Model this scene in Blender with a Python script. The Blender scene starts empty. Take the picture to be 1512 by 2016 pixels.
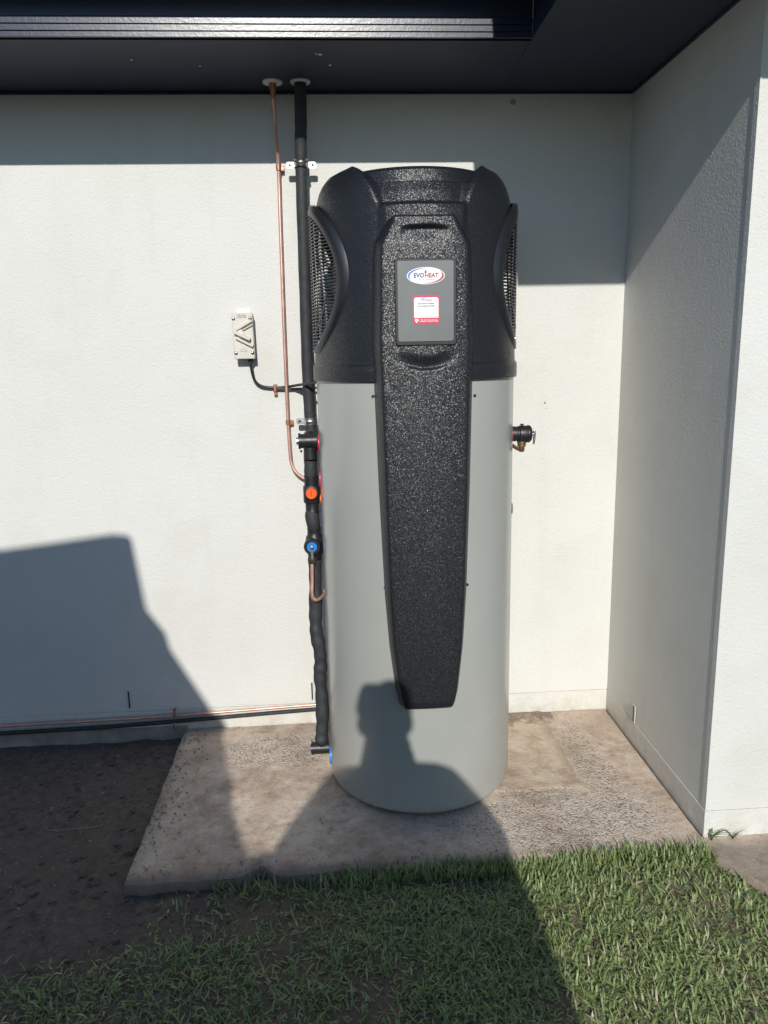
import bpy, bmesh, math, random
import numpy as np
from mathutils import Vector, Matrix, noise as mnoise

# ------------------------------------------------------------------ camera, sky, sun, exposure
scene = bpy.context.scene
C = scene.collection
rad = math.radians
CAM = Vector((-1.1017, -2.9261, 1.5043))
YAW, PITCH, ROLL, FOC = 0.05838, 0.20899, -0.02086, 1494.19
fw = Vector((math.sin(YAW), math.cos(YAW), 0)); rt = Vector((math.cos(YAW), -math.sin(YAW), 0)); up = Vector((0, 0, 1))
f2 = fw*math.cos(PITCH) - up*math.sin(PITCH); u2 = up*math.cos(PITCH) + fw*math.sin(PITCH)
r3 = rt*math.cos(ROLL) + u2*math.sin(ROLL); u3 = u2*math.cos(ROLL) - rt*math.sin(ROLL)
cd = bpy.data.cameras.new('camera'); cam = bpy.data.objects.new('camera', cd); C.objects.link(cam)
cam.matrix_world = Matrix(((r3.x, u3.x, -f2.x, CAM.x), (r3.y, u3.y, -f2.y, CAM.y), (r3.z, u3.z, -f2.z, CAM.z), (0, 0, 0, 1)))
cd.sensor_fit = 'VERTICAL'; cd.sensor_height = 36; cd.sensor_width = 27
cd.lens = FOC/2016*36; cd.clip_start = 0.02; cd.clip_end = 2000
scene.camera = cam
scene.render.resolution_x = 768; scene.render.resolution_y = 1024

SUN = Vector((0.058, 1.0, -0.491)).normalized()          # direction the light travels
elev = math.asin(-SUN.z)
world = bpy.data.worlds.new('World'); scene.world = world; world.use_nodes = True
wn = world.node_tree; bg = wn.nodes['Background']
sky = wn.nodes.new('ShaderNodeTexSky'); sky.sky_type = 'NISHITA'; sky.sun_disc = False
sky.sun_elevation = elev; sky.sun_rotation = math.pi + 0.058; sky.air_density = 1.0; sky.dust_density = 0.15; sky.ozone_density = 4.0
wn.links.new(sky.outputs[0], bg.inputs[0]); bg.inputs[1].default_value = 0.116
sl = bpy.data.lights.new('sun', 'SUN'); sl.energy = 4.15; sl.angle = rad(0.55); sl.color = (1.0, 0.965, 0.895)
so = bpy.data.objects.new('sun', sl); C.objects.link(so)
so.rotation_euler = SUN.to_track_quat('-Z', 'Y').to_euler(); so.location = (-1.5, -8, 6)
vs = scene.view_settings; vs.view_transform = 'Standard'; vs.look = 'None'; vs.exposure = -0.09; vs.gamma = 1; vs.use_curve_mapping = False

# ------------------------------------------------------------------ helpers
rng = random.Random(7); nrng = np.random.default_rng(11)

def tag(o, label=None, cat=None, group=None, kind=None):
    if label: o['label'] = label
    if cat: o['category'] = cat
    if group: o['group'] = group
    if kind: o['kind'] = kind
    return o

def thing(name, loc, label, cat, group=None):
    o = bpy.data.objects.new(name, None); C.objects.link(o); o.location = loc; o.empty_display_size = 0.05
    return tag(o, label, cat, group)

class MB:
    """collects geometry in world coordinates; build() links it as one mesh object"""
    def __init__(s): s.v = []; s.f = []
    def add(s, vs_, fs):
        n = len(s.v); s.v.extend([tuple(q) for q in vs_]); s.f.extend([tuple(i+n for i in f) for f in fs]); return s
    def box(s, x0, x1, y0, y1, z0, z1):
        return s.add([(x0,y0,z0),(x1,y0,z0),(x1,y1,z0),(x0,y1,z0),(x0,y0,z1),(x1,y0,z1),(x1,y1,z1),(x0,y1,z1)],
                     [(0,3,2,1),(4,5,6,7),(0,1,5,4),(1,2,6,5),(2,3,7,6),(3,0,4,7)])
    def grid(s, rows, close_u=False, flip=False):
        nr = len(rows); nc = len(rows[0]); fs = []
        for i in range(nr-1):
            for j in range(nc if close_u else nc-1):
                k = (j+1) % nc
                q = (i*nc+j, i*nc+k, (i+1)*nc+k, (i+1)*nc+j)
                fs.append(q[::-1] if flip else q)
        return s.add([p for r in rows for p in r], fs)
    def tube(s, pts, r, seg=16, cap=True):
        pts = [Vector(p) for p in pts]; n = len(pts); rs = r if isinstance(r, (list, tuple)) else [r]*n
        t0 = (pts[1]-pts[0]).normalized(); ref = Vector((0,0,1)) if abs(t0.z) < .9 else Vector((1,0,0))
        nv = t0.cross(ref).normalized(); rows = []
        for i, p in enumerate(pts):
            t = ((pts[min(i+1,n-1)]-p).normalized() + (p-pts[max(i-1,0)]).normalized())
            t = t.normalized() if t.length > 1e-9 else t0
            nv = (nv - t*nv.dot(t)).normalized(); b = t.cross(nv)
            rows.append([p + (nv*math.cos(a)+b*math.sin(a))*rs[i] for a in (2*math.pi*k/seg for k in range(seg))])
        base = len(s.v); s.grid(rows, True)
        if cap:
            s.f.append(tuple(base+k for k in range(seg))[::-1]); e = base+(n-1)*seg
            s.f.append(tuple(e+k for k in range(seg)))
        return s
    def rev(s, p0, axis, prof, seg=32):
        """surface of revolution: prof = [(distance along axis, radius)]"""
        p0 = Vector(p0); ax = Vector(axis).normalized()
        ref = Vector((0,0,1)) if abs(ax.z) < .9 else Vector((1,0,0)); a = ax.cross(ref).normalized(); b = ax.cross(a)
        rows = [[p0+ax*d+(a*math.cos(t)+b*math.sin(t))*r for t in (2*math.pi*k/seg for k in range(seg))] for d, r in prof]
        base = len(s.v); s.grid(rows, True); n = len(prof)
        if prof[0][1] > 1e-6: s.f.append(tuple(base+k for k in range(seg))[::-1])
        if prof[-1][1] > 1e-6: s.f.append(tuple(base+(n-1)*seg+k for k in range(seg)))
        return s
    def prism(s, poly, y0, y1):
        """polygon in XZ extruded along Y"""
        n = len(poly)
        s.add([(x,y0,z) for x,z in poly]+[(x,y1,z) for x,z in poly],
              [tuple(range(n)), tuple(range(2*n-1, n-1, -1))]+[(i, i+n, (i+1)%n+n, (i+1)%n) for i in range(n)])
        return s
    def build(s, name, mat, parent=None, sharp=40, bevel=0, bseg=2, recalc=True, origin=True):
        me = bpy.data.meshes.new(name)
        V = np.array(s.v, float)
        o = bpy.data.objects.new(name, me)
        if parent is None:
            L = np.array([(V[:,0].min()+V[:,0].max())/2, (V[:,1].min()+V[:,1].max())/2, V[:,2].min()]) if origin else np.zeros(3)
            V = V - L; o.location = L
        elif parent.type == 'EMPTY':
            o.parent = parent; o.location = -parent.location
        else:
            o.parent = parent
            if parent.parent is None:
                o.location = -parent.location
        me.from_pydata(V.tolist(), [], s.f)
        if recalc:
            bm = bmesh.new(); bm.from_mesh(me); bmesh.ops.recalc_face_normals(bm, faces=bm.faces); bm.to_mesh(me); bm.free()
        me.polygons.foreach_set('use_smooth', [True]*len(me.polygons))
        try: me.set_sharp_from_angle(angle=rad(sharp))
        except Exception: pass
        me.update()
        if mat: me.materials.append(mat)
        C.objects.link(o)
        if bevel:
            m = o.modifiers.new('bevel', 'BEVEL'); m.width = bevel; m.segments = bseg; m.limit_method = 'ANGLE'; m.angle_limit = rad(35)
            m.harden_normals = False
        return o

def spline(pts, n=8):
    """Catmull-Rom through points"""
    P = [Vector(p) for p in pts]; P = [P[0]*2-P[1]]+P+[P[-1]*2-P[-2]]; out = []
    for i in range(1, len(P)-2):
        for k in range(n):
            t = k/n
            a, b, c, d = P[i-1], P[i], P[i+1], P[i+2]
            out.append(0.5*((2*b)+(c-a)*t+(2*a-5*b+4*c-d)*t*t+(3*b-a-3*c+d)*t**3))
    out.append(P[-2]); return out

def smooth(a, b, x):
    t = min(1, max(0, (x-a)/(b-a))); return t*t*(3-2*t)

def lerp_tab(tab, z):
    if z <= tab[0][0]: return tab[0][1]
    for (a, x), (b, y) in zip(tab, tab[1:]):
        if z <= b: return x+(y-x)*(z-a)/(b-a)
    return tab[-1][1]

# ------------------------------------------------------------------ materials
class NT:
    def __init__(s, name):
        s.m = bpy.data.materials.new(name); s.m.use_nodes = True; s.t = s.m.node_tree; s.n = s.t.nodes; s.l = s.t.links
        s.b = s.n['Principled BSDF']; s.pos = s.n.new('ShaderNodeNewGeometry').outputs['Position']
    def node(s, k, **kw):
        n = s.n.new(k)
        for a, b in kw.items(): setattr(n, a, b)
        return n
    def noise(s, scale, detail=3, rough=.5, vec=None, out=0, dist=0.0):
        n = s.node('ShaderNodeTexNoise'); n.inputs['Scale'].default_value = scale; n.inputs['Detail'].default_value = detail
        n.inputs['Roughness'].default_value = rough; n.inputs['Distortion'].default_value = dist
        s.l.new(vec or s.pos, n.inputs['Vector']); return n.outputs[out]
    def voro(s, scale, feature='F1', out='Distance'):
        n = s.node('ShaderNodeTexVoronoi', feature=feature); n.inputs['Scale'].default_value = scale
        s.l.new(s.pos, n.inputs['Vector']); return n.outputs[out]
    def ramp(s, v, stops):
        n = s.node('ShaderNodeValToRGB'); e = n.color_ramp.elements
        while len(e) < len(stops): e.new(0.5)
        for i, (p, c) in enumerate(stops):
            e[i].position = p; e[i].color = (c, c, c, 1) if isinstance(c, (int, float)) else (*c, 1)
        s.l.new(v, n.inputs[0]); return n.outputs[0]
    def mix(s, f, a, b, mode='MIX'):
        n = s.node('ShaderNodeMix', data_type='RGBA', blend_type=mode)
        for sock, v in ((n.inputs[0], f), (n.inputs[6], a), (n.inputs[7], b)):
            if isinstance(v, (int, float)): sock.default_value = v
            elif isinstance(v, tuple): sock.default_value = (*v, 1)
            else: s.l.new(v, sock)
        return n.outputs[2]
    def math(s, op, a, b=None):
        n = s.node('ShaderNodeMath', operation=op)
        for i, v in enumerate((a, b)):
            if v is None: continue
            if isinstance(v, (int, float)): n.inputs[i].default_value = v
            else: s.l.new(v, n.inputs[i])
        return n.outputs[0]
    def xyz(s):
        n = s.node('ShaderNodeSeparateXYZ'); s.l.new(s.pos, n.inputs[0]); return n.outputs
    def bump(s, h, strength=.5, dist=.002, normal=None):
        n = s.node('ShaderNodeBump'); n.inputs['Strength'].default_value = strength; n.inputs['Distance'].default_value = dist
        s.l.new(h, n.inputs['Height'])
        if normal is not None: s.l.new(normal, n.inputs['Normal'])
        return n.outputs[0]
    def set(s, **kw):
        for k, v in kw.items():
            i = s.b.inputs[k.replace('_', ' ')]
            if isinstance(v, tuple): i.default_value = (*v, 1) if len(v) == 3 else v
            elif isinstance(v, (int, float)): i.default_value = v
            else: s.l.new(v, i)
        return s.m

def plain(name, col, rough=.5, metal=0.0, spec=.5, var=.12, vscale=14, bump=0, bscale=300, bdist=.0006):
    t = NT(name); n = t.noise(vscale, 4)
    c = t.mix(t.ramp(n, [(.3, 0.0), (.7, 1.0)]), tuple(k*(1-var) for k in col), tuple(min(1, k*(1+var)) for k in col))
    r = t.ramp(t.noise(vscale*1.7, 3), [(.3, max(.03, rough-.06)), (.7, min(1, rough+.06))])
    t.set(Base_Color=c, Roughness=r, Metallic=metal, Specular_IOR_Level=spec)
    if bump: t.set(Normal=t.bump(t.noise(bscale, 2), bump, bdist))
    return t.m

def wall_material():
    t = NT('rendered_white_wall')
    x, y, z = t.xyz()
    big = t.noise(1.7, 4, .55)
    c = t.mix(t.ramp(big, [(.35, 0.0), (.7, 1.0)]), (.680, .680, .650), (.645, .642, .610))
    # yellowish weathering and dark pits, denser up near the eave
    st = t.ramp(t.noise(3.1, 5, .6), [(.52, 0.0), (.72, .35)])
    c = t.mix(st, c, (.56, .55, .48))
    zone = t.ramp(t.math('MULTIPLY', t.noise(2.2, 3), z), [(.7, 0.0), (1.25, 1.0)])
    pit = t.ramp(t.noise(330, 2, .6), [(.30, 1.0), (.38, 0.0)])
    c = t.mix(t.math('MULTIPLY', pit, t.math('ADD', t.math('MULTIPLY', zone, .5), .14)), c, (.30, .28, .24))
    stretch = t.node('ShaderNodeMapping'); stretch.inputs['Scale'].default_value = (9, 9, .7); t.l.new(t.pos, stretch.inputs[0])
    run = t.ramp(t.noise(1.0, 5, .6, stretch.outputs[0]), [(.54, 0.0), (.74, .12)])
    c = t.mix(run, c, (.50, .48, .42))
    # splash dirt along the foot of the wall
    dirt = t.math('MULTIPLY', t.ramp(z, [(0.0, 1.0), (.10, 0.0)]), t.ramp(t.noise(16, 5, .65), [(.35, 0.0), (.65, 1.0)]))
    c = t.mix(t.math('MULTIPLY', dirt, .55), c, (.42, .36, .28))
    h = t.math('ADD', t.noise(120, 3, .6), t.math('MULTIPLY', t.noise(45, 2), .4))
    t.set(Base_Color=c, Roughness=.62, Specular_IOR_Level=.3, Normal=t.bump(h, .75, .0029))
    if hasattr(t.m, 'cycles') and hasattr(t.m.cycles, 'use_bump_map_correction'): t.m.cycles.use_bump_map_correction = False   # keep the grain alive where the sun rakes the side wall
    return t.m

def slab_material():
    t = NT('weathered_concrete'); x, y, z = t.xyz()
    n1 = t.noise(4.2, 6, .62); n2 = t.noise(22, 5, .6); n3 = t.noise(260, 3)
    c = t.mix(t.ramp(n1, [(.32, 0.0), (.68, 1.0)]), (.52, .39, .295), (.75, .61, .485))
    c = t.mix(t.ramp(n2, [(.46, 0.0), (.66, .75)]), c, (.72, .65, .57))
    c = t.mix(t.ramp(t.noise(9, 6, .7), [(.52, 0.0), (.66, .7)]), c, (.42, .33, .27))
    c = t.mix(t.ramp(n2, [(.30, .6), (.44, 0.0)]), c, (.25, .195, .155))
    # exposed aggregate: a band east of the mortar patch, one along the front, one by the wall on the left
    def blob(cx, cy, rx, ry):
        a = t.math('DIVIDE', t.math('SUBTRACT', x, cx), rx); b = t.math('DIVIDE', t.math('SUBTRACT', y, cy), ry)
        d = t.math('SQRT', t.math('ADD', t.math('MULTIPLY', a, a), t.math('MULTIPLY', b, b)))
        return t.math('SUBTRACT', 1.25, t.math('ADD', d, t.math('MULTIPLY', t.math('SUBTRACT', n1, .5), 1.3)))
    agg = t.math('MAXIMUM', t.math('MAXIMUM', blob(-.215, -.45, .075, .33), blob(-.42, -.74, .40, .17)), t.math('MAXIMUM', blob(-1.36, -.22, .26, .13), blob(-.52,-.6,.09,.05)))
    am = t.math('MULTIPLY', t.ramp(agg, [(.10, 0.0), (.55, 1.0)]), t.ramp(t.noise(28, 4, .7), [(.32, .25), (.6, 1.0)]))
    v = t.voro(150, 'F1', 'Color'); sp = t.node('ShaderNodeSeparateColor'); t.l.new(v, sp.inputs[0])
    vd = t.voro(150)
    stone = t.mix(t.ramp(sp.outputs[0], [(.42, 0.0), (.5, 1.0)]), (.13, .115, .105), (.74, .66, .56))
    stone = t.mix(t.ramp(vd, [(.42, 0.0), (.6, 1.0)]), stone, (.64, .54, .45))
    c = t.mix(t.math('MULTIPLY', am, .9), c, stone)
    # smooth mortar patch under the tank, with its own rusty edge
    px = t.math('SUBTRACT', -.285, t.math('ADD', x, t.math('MULTIPLY', t.math('SUBTRACT', n2, .5), .03)))
    py = t.math('ADD', y, t.math('ADD', .572, t.math('MULTIPLY', t.math('SUBTRACT', n2, .5), .03)))
    pm0 = t.math('MINIMUM', px, py)
    west = t.math('SUBTRACT', t.math('ADD', x, 1.16), t.math('MULTIPLY', t.math('SUBTRACT', n2, .5), .05))
    pm0 = t.math('MINIMUM', pm0, west)
    pm = t.ramp(pm0, [(.0, 0.0), (.008, 1.0)])
    patch = t.mix(t.ramp(t.noise(9, 5, .6), [(.35, 0.0), (.65, 1.0)]), (.58, .46, .34), (.74, .62, .48))
    patch = t.mix(t.ramp(t.noise(14, 5, .6), [(.5, 0.0), (.68, .75)]), patch, (.44, .31, .215))
    patch = t.mix(t.ramp(t.noise(55, 5, .7), [(.5, 0.0), (.75, .6)]), patch, (.72, .65, .56))
    c = t.mix(pm, c, patch)
    edge = t.math('MULTIPLY', pm, t.ramp(pm0, [(.005, 1.0), (.05, 0.0)]))
    c = t.mix(t.math('MULTIPLY', edge, .55), c, (.30, .21, .15))
    # dark damp dirt against the wall
    dm = t.math('MULTIPLY', t.ramp(y, [(0.0, 0.0), (1.0, 1.0)]), 1.0)
    wd = t.math('ADD', t.math('DIVIDE', t.math('ADD', y, .11), .10), t.math('MULTIPLY', t.math('SUBTRACT', n2, .5), 3.0))
    wx = t.ramp(x, [(0.0, 1.0), (1.0, 1.0)])
    wm = t.math('MULTIPLY', t.ramp(wd, [(.0, 0.0), (.5, 1.0)]), t.math('MULTIPLY', t.math('GREATER_THAN', x, -.62), t.math('LESS_THAN', x, -.245)))
    c = t.mix(t.math('MULTIPLY', wm, .7), c, (.15, .105, .08))
    spk = t.ramp(t.noise(300, 3, .7), [(.36, .6), (.45, 0.0)])
    c = t.mix(spk, c, (.22, .17, .13))
    c = t.mix(t.ramp(t.noise(70, 5, .75), [(.55, 0.0), (.68, .6)]), c, (.74, .66, .56))
    c = t.mix(t.ramp(t.noise(2.6, 7, .72), [(.47, 0.0), (.64, .7)]), c, (.29, .205, .15))
    # soil stain creeping in from the bare earth side and the lawn edge
    left = t.math('SUBTRACT', t.math('MULTIPLY', t.math('ADD', x, 1.77), 9), t.math('MULTIPLY', n1, 1.6))
    c = t.mix(t.ramp(left, [(-.6, .0), (-.55, .0)]) if False else t.ramp(t.math('ADD', left, 1.0), [(.1, .45), (.6, 0.0)]), c, (.20, .165, .135))
    fr = t.math('SUBTRACT', t.math('MULTIPLY', t.math('ADD', y, .945), 14), t.math('MULTIPLY', n2, 1.2))
    c = t.mix(t.ramp(t.math('ADD', fr, .6), [(.1, .6), (.9, 0.0)]), c, (.13, .105, .085))
    h = t.math('ADD', t.math('ADD', t.math('MULTIPLY', n3, .5), n2), t.math('MULTIPLY', t.math('MULTIPLY', vd, am), -1.0))
    t.set(Base_Color=c, Roughness=.9, Specular_IOR_Level=.2, Normal=t.bump(h, .75, .007))
    return t.m

def ground_material():
    t = NT('bare_soil_and_lawn'); x, y, z = t.xyz()
    n1 = t.noise(3, 5, .6); n2 = t.noise(35, 5, .65); n3 = t.noise(160, 4, .6)
    c = t.mix(t.ramp(n2, [(.3, 0.0), (.7, 1.0)]), (.100, .080, .067), (.195, .160, .135))
    c = t.mix(t.ramp(n1, [(.45, 0.0), (.75, .6)]), c, (.15, .122, .102))
    c = t.mix(t.ramp(n3, [(.66, 0.0), (.74, .8)]), c, (.20, .16, .12))
    far = t.ramp(t.math('MULTIPLY', t.math('ADD', y, 3.0), -1), [(.0, 0.0), (.6, 1.0)])
    thx = t.math('MULTIPLY', t.math('LESS_THAN', y, -.93), t.ramp(t.math('ADD', x, t.math('MULTIPLY', n1, .5)), [(-1.2, 0.0), (-.9, 1.0)]) if False else t.math('GREATER_THAN', t.math('ADD', x, t.math('MULTIPLY', n1, .6)), -1.15))
    c = t.mix(t.math('MULTIPLY', thx, t.ramp(n3, [(.4, .15), (.6, .7)])), c, (.21, .165, .10))
    c = t.mix(far, c, t.mix(n2, (.045, .07, .022), (.09, .11, .045)))
    h = t.math('ADD', n2, t.math('MULTIPLY', n3, .6))
    t.set(Base_Color=c, Roughness=.95, Specular_IOR_Level=.15, Normal=t.bump(h, .8, .012))
    return t.m

def grass_material():
    t = NT('lawn_grass'); oi = t.node('ShaderNodeAttribute'); oi.attribute_name = 'tint'
    c = t.ramp(oi.outputs['Fac'], [(0.0, (.13, .185, .062)), (.45, (.295, .385, .15)), (.8, (.44, .48, .255)), (.90, (.50, .47, .30)), (1.0, (.60, .50, .35))])
    t.set(Base_Color=c, Roughness=.42, Specular_IOR_Level=.35)
    tr = t.node('ShaderNodeBsdfTranslucent'); t.l.new(c, tr.inputs[0])
    mx = t.node('ShaderNodeMixShader'); mx.inputs[0].default_value = .28
    t.l.new(t.b.outputs[0], mx.inputs[1]); t.l.new(tr.outputs[0], mx.inputs[2])
    t.l.new(mx.outputs[0], t.n['Material Output'].inputs[0])
    return t.m

def black_plastic(name='grained_black_plastic', grain=1.0, rough=.34):
    t = NT(name)
    # moulded grain: every tiny cell of the skin tilts its own way, so the sun glints from some and not from others
    cell = t.voro(690, 'F1', 'Color'); geo = t.node('ShaderNodeNewGeometry')
    off = t.node('ShaderNodeVectorMath', operation='MULTIPLY_ADD'); t.l.new(cell, off.inputs[0])
    k = .48*grain; off.inputs[1].default_value = (k, k, k); off.inputs[2].default_value = (-k/2, -k/2, -k/2)
    add = t.node('ShaderNodeVectorMath', operation='ADD'); t.l.new(geo.outputs['Normal'], add.inputs[0]); t.l.new(off.outputs[0], add.inputs[1])
    nrm = t.node('ShaderNodeVectorMath', operation='NORMALIZE'); t.l.new(add.outputs[0], nrm.inputs[0])
    t.set(Base_Color=(.013, .0145, .018), Roughness=rough, Specular_IOR_Level=.6, Normal=nrm.outputs[0])
    return t.m

def tank_paint():
    t = NT('grey_powder_coat')
    c = t.mix(t.ramp(t.noise(2.5, 3), [(.3, 0.0), (.7, 1.0)]), (.390, .400, .376), (.420, .428, .402))
    z = t.xyz()[2]; d = t.math('MULTIPLY', t.ramp(z, [(.0, 1.0), (.16, 0.0)]), t.ramp(t.noise(30, 6, .7), [(.4, 0.0), (.7, 1.0)]))
    c = t.mix(t.math('MULTIPLY', d, .35), c, (.36, .30, .24))
    sm = t.ramp(t.noise(7, 5, .65), [(.5, 0.0), (.8, .05)]); c = t.mix(sm, c, (.46, .45, .43))
    t.set(Base_Color=c, Roughness=t.ramp(t.noise(5, 4), [(.3, .22), (.7, .28)]), Specular_IOR_Level=.6, Metallic=.10, Normal=t.bump(t.noise(520, 2), .10, .0006))
    return t.m

def navy_paint(name, rough, bump):
    t = NT(name); n = t.noise(6, 5)
    c = t.mix(t.ramp(n, [(.35, 0.0), (.7, 1.0)]), (.011, .018, .042), (.015, .023, .048))
    chip = t.ramp(t.noise(9.5, 4, .7), [(.735, 0.0), (.75, .7)])
    c = t.mix(chip, c, (.10, .11, .12))
    t.set(Base_Color=c, Roughness=rough, Specular_IOR_Level=.5, Normal=t.bump(t.math('ADD', t.noise(210, 2), t.noise(90, 2)), bump, .0012))
    return t.m

M = dict(
    wall=wall_material(), slab=slab_material(), ground=ground_material(), grass=grass_material(),
    plastic=black_plastic(), plastic_smooth=black_plastic('smooth_black_plastic', .12, .34), tank=tank_paint(),
    navy=navy_paint('navy_soffit_paint', .55, .12), navy_gloss=navy_paint('navy_gloss_paint', .29, .20),
    foam=plain('black_pipe_insulation', (.030, .032, .037), .68, var=.25, vscale=40, bump=.25, bscale=200),
    copper=plain('copper', (.70, .42, .335), .42, .7, var=.16, vscale=30, bump=.05),
    copper_dull=plain('aged_copper', (.42, .20, .13), .48, .8, var=.3, vscale=25),
    brass=plain('brass', (.55, .40, .20), .33, 1.0, var=.15),
    zinc=plain('zinc_plated_steel', (.62, .62, .61), .33, 1.0, var=.12, vscale=40),
    black_valve=plain('black_valve_plastic', (.016, .017, .019), .42, var=.2, vscale=30),
    cable=plain('black_cable', (.020, .021, .024), .42),
    orange=plain('orange_cap_plastic', (.90, .13, .02), .42, var=.05),
    blue=plain('blue_valve_plastic', (.03, .22, .62), .40, var=.06),
    red=plain('red_collar_plastic', (.62, .02, .07), .40, var=.06),
    red_ink=plain('red_sticker_ink', (.62, .045, .10), .45, var=.03),
    navy_ink=plain('dark_blue_ink', (.035, .075, .28), .45, var=.02),
    blue_ink=plain('light_blue_ink', (.06, .22, .55), .45, var=.02),
    crimson_ink=plain('crimson_ink', (.42, .02, .06), .45, var=.02),
    black_ink=plain('black_ink', (.02, .02, .025), .5, var=.02),
    white_ink=plain('white_vinyl', (.86, .87, .86), .40, var=.02),
    plate=plain('grey_control_plate', (.155, .165, .165), .42, var=.05, bump=.08, bscale=500),
    switch=plain('beige_isolator_plastic', (.62, .58, .52), .42, var=.04),
    switch_side=plain('shaded_isolator_side', (.40, .39, .36), .5, var=.05),  # switch plastic greyed down: shade of its unlit side put into the colour
    ink_grey=plain('grey_print', (.30, .27, .25), .5, var=.1),
    flange=plain('white_pvc_flange', (.72, .72, .69), .45, var=.05),
    steel=plain('stainless_screw', (.7, .7, .7), .22, 1.0),
    footing=plain('rough_footing_concrete', (.30, .27, .235), .95, var=.3, vscale=12, bump=.6, bscale=60, bdist=.008),
    sealant=plain('clear_sealant', (.80, .80, .77), .25, var=.03),
    skin=plain('skin', (.42, .25, .18), .5), shirt=plain('dark_work_shirt', (.03, .04, .07), .85),
    trousers=plain('charcoal_trousers', (.035, .035, .04), .85), hair=plain('dark_hair', (.02, .015, .012), .6),
    shoe=plain('brown_boot_leather', (.09, .05, .03), .6), phone=plain('phone_case', (.02, .02, .022), .35),
    van=plain('white_van_paint', (.70, .70, .69), .3, var=.02), glass=plain('tinted_van_glass', (.02, .025, .03), .08),
    rubber=plain('tyre_rubber', (.02, .02, .02), .8), rim=plain('grey_wheel_rim', (.35, .35, .36), .35, .8),
    lamp=plain('headlamp_lens', (.7, .7, .72), .12),
    straw=plain('dry_straw', (.34, .27, .19), .8, var=.3, vscale=60), pebble=plain('pale_grit', (.33, .29, .25), .9, var=.4, vscale=80),
    leaf=plain('weed_leaf', (.10, .17, .05), .5, var=.25, vscale=60),
    seal=plain('black_base_ring', (.03, .03, .03), .7), roofing=plain('grey_roof_sheet', (.22, .23, .24), .45, .3),
)

# ------------------------------------------------------------------ the setting: ground, slab, path
H = 2.40          # soffit height above the slab
def gz(x, y):
    """height of the soil under the lawn and in the bare bed"""
    base = -.043 + .016*smooth(-1.55, -.75, x)
    n = mnoise.noise(Vector((x*2.1, y*2.1, 0)))*.012 + mnoise.noise(Vector((x*9, y*9, 3)))*.007 + mnoise.noise(Vector((x*31, y*31, 5)))*.0055
    k = 1 - smooth(5, 12, max(abs(x+1), abs(y+1)))
    return base + n*k

def axis(lo, hi, step, far):
    a = list(np.arange(lo, hi+1e-6, step)); L = []; d = step; x = lo
    while x > -far: d *= 1.7; x -= d; L.append(x)
    R_ = []; d = step; x = hi
    while x < far: d *= 1.7; x += d; R_.append(x)
    return L[::-1]+a+R_
XS = axis(-3.2, .6, .022, 600); YS = axis(-2.2, .1, .022, 600)
g = MB(); g.grid([[(x, y, gz(x, y)) for x in XS] for y in YS])
tag(g.build('ground', M['ground'], recalc=False, sharp=180, origin=False), kind='structure')

def slab_mesh():
    m = MB(); X0, X1, Y1 = -1.77, -.010, -.006
    nx, ny = 150, 80
    def front(x):
        e = -.935 + .012*mnoise.noise(Vector((x*6, 1, 0))) + .009*mnoise.noise(Vector((x*22, 2, 0))) + .012*max(0, mnoise.noise(Vector((x*14, 5, 0)))-.25)
        e += .050*math.exp(-((x+1.375)/.035)**2) + .012*math.exp(-((x+1.10)/.10)**2)     # broken-out notch in the edge
        return e
    def left(y): return X0 + .006*mnoise.noise(Vector((0, y*9, 4))) + .005*mnoise.noise(Vector((1, y*34, 4)))
    rows = []
    for j in range(ny+1):
        r = []
        for i in range(nx+1):
            u = i/nx; v = j/ny
            x = X0+(X1-X0)*u; yf = front(x); y = yf+(Y1-yf)*v
            x = left(y)*(1-u)+(X1+.005*mnoise.noise(Vector((3, y*26, 8))))*u; y += .005*mnoise.noise(Vector((x*26, 7, 3)))*v**8
            z = .0025*mnoise.noise(Vector((x*5, y*5, 9))) + .0012*mnoise.noise(Vector((x*40, y*40, 2)))
            ed = min(y-yf, x-left(y), (X1+.006-x)*1.2, (Y1+.006-y)*1.2); z -= .010*max(0, 1-ed/.016)**2
            if -1.16 < x < -.285 and y > -.572: z += .004
            r.append((x, y, z))
        rows.append(r)
    m.grid(rows)
    fr = rows[0]; m.grid([[(x, y+.004+.004*mnoise.noise(Vector((x*30, 0, 7))), -.11) for x, y, z in fr], [(x, y-.004*abs(mnoise.noise(Vector((x*22,3,1)))), z-.022) for x, y, z in fr], fr])
    lf = [r[0] for r in rows]; m.grid([lf, [(x, y, -.11) for x, y, z in lf]])
    rr = [r[-1] for r in rows]; m.grid([[(x, y, -.11) for x, y, z in rr], rr]); bk = rows[-1]; m.grid([bk, [(x, y, -.11) for x, y, z in bk]])
    return m
tag(slab_mesh().build('concrete_slab', M['slab'], recalc=False, sharp=60, origin=False), kind='structure')

pm = MB(); rows = []
for j in range(31):
    r = []
    for i in range(101):
        u = i/100; v = j/30
        x0 = -.01; x = x0+3.2*u**1.5
        yb = -.98 - .17*min(1, (x-x0)/.085) + .012*mnoise.noise(Vector((x*11, 0, 0)))
        y = yb+(-.874-yb)*v
        z = -.004+.003*mnoise.noise(Vector((x*6, y*6, 1)))-.02*max(0, 1-(y-yb)/.03)**2
        r.append((x, y, z))
    rows.append(r)
pm.grid(rows); pm.grid([[(x, y, -.12) for x, y, z in rows[0]], rows[0]]); pm.grid([[r[0] for r in rows], [(r[0][0], r[0][1], -.12) for r in rows]])
tag(pm.build('concrete_path', M['slab'], recalc=False, sharp=60, origin=False), kind='structure')

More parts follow.
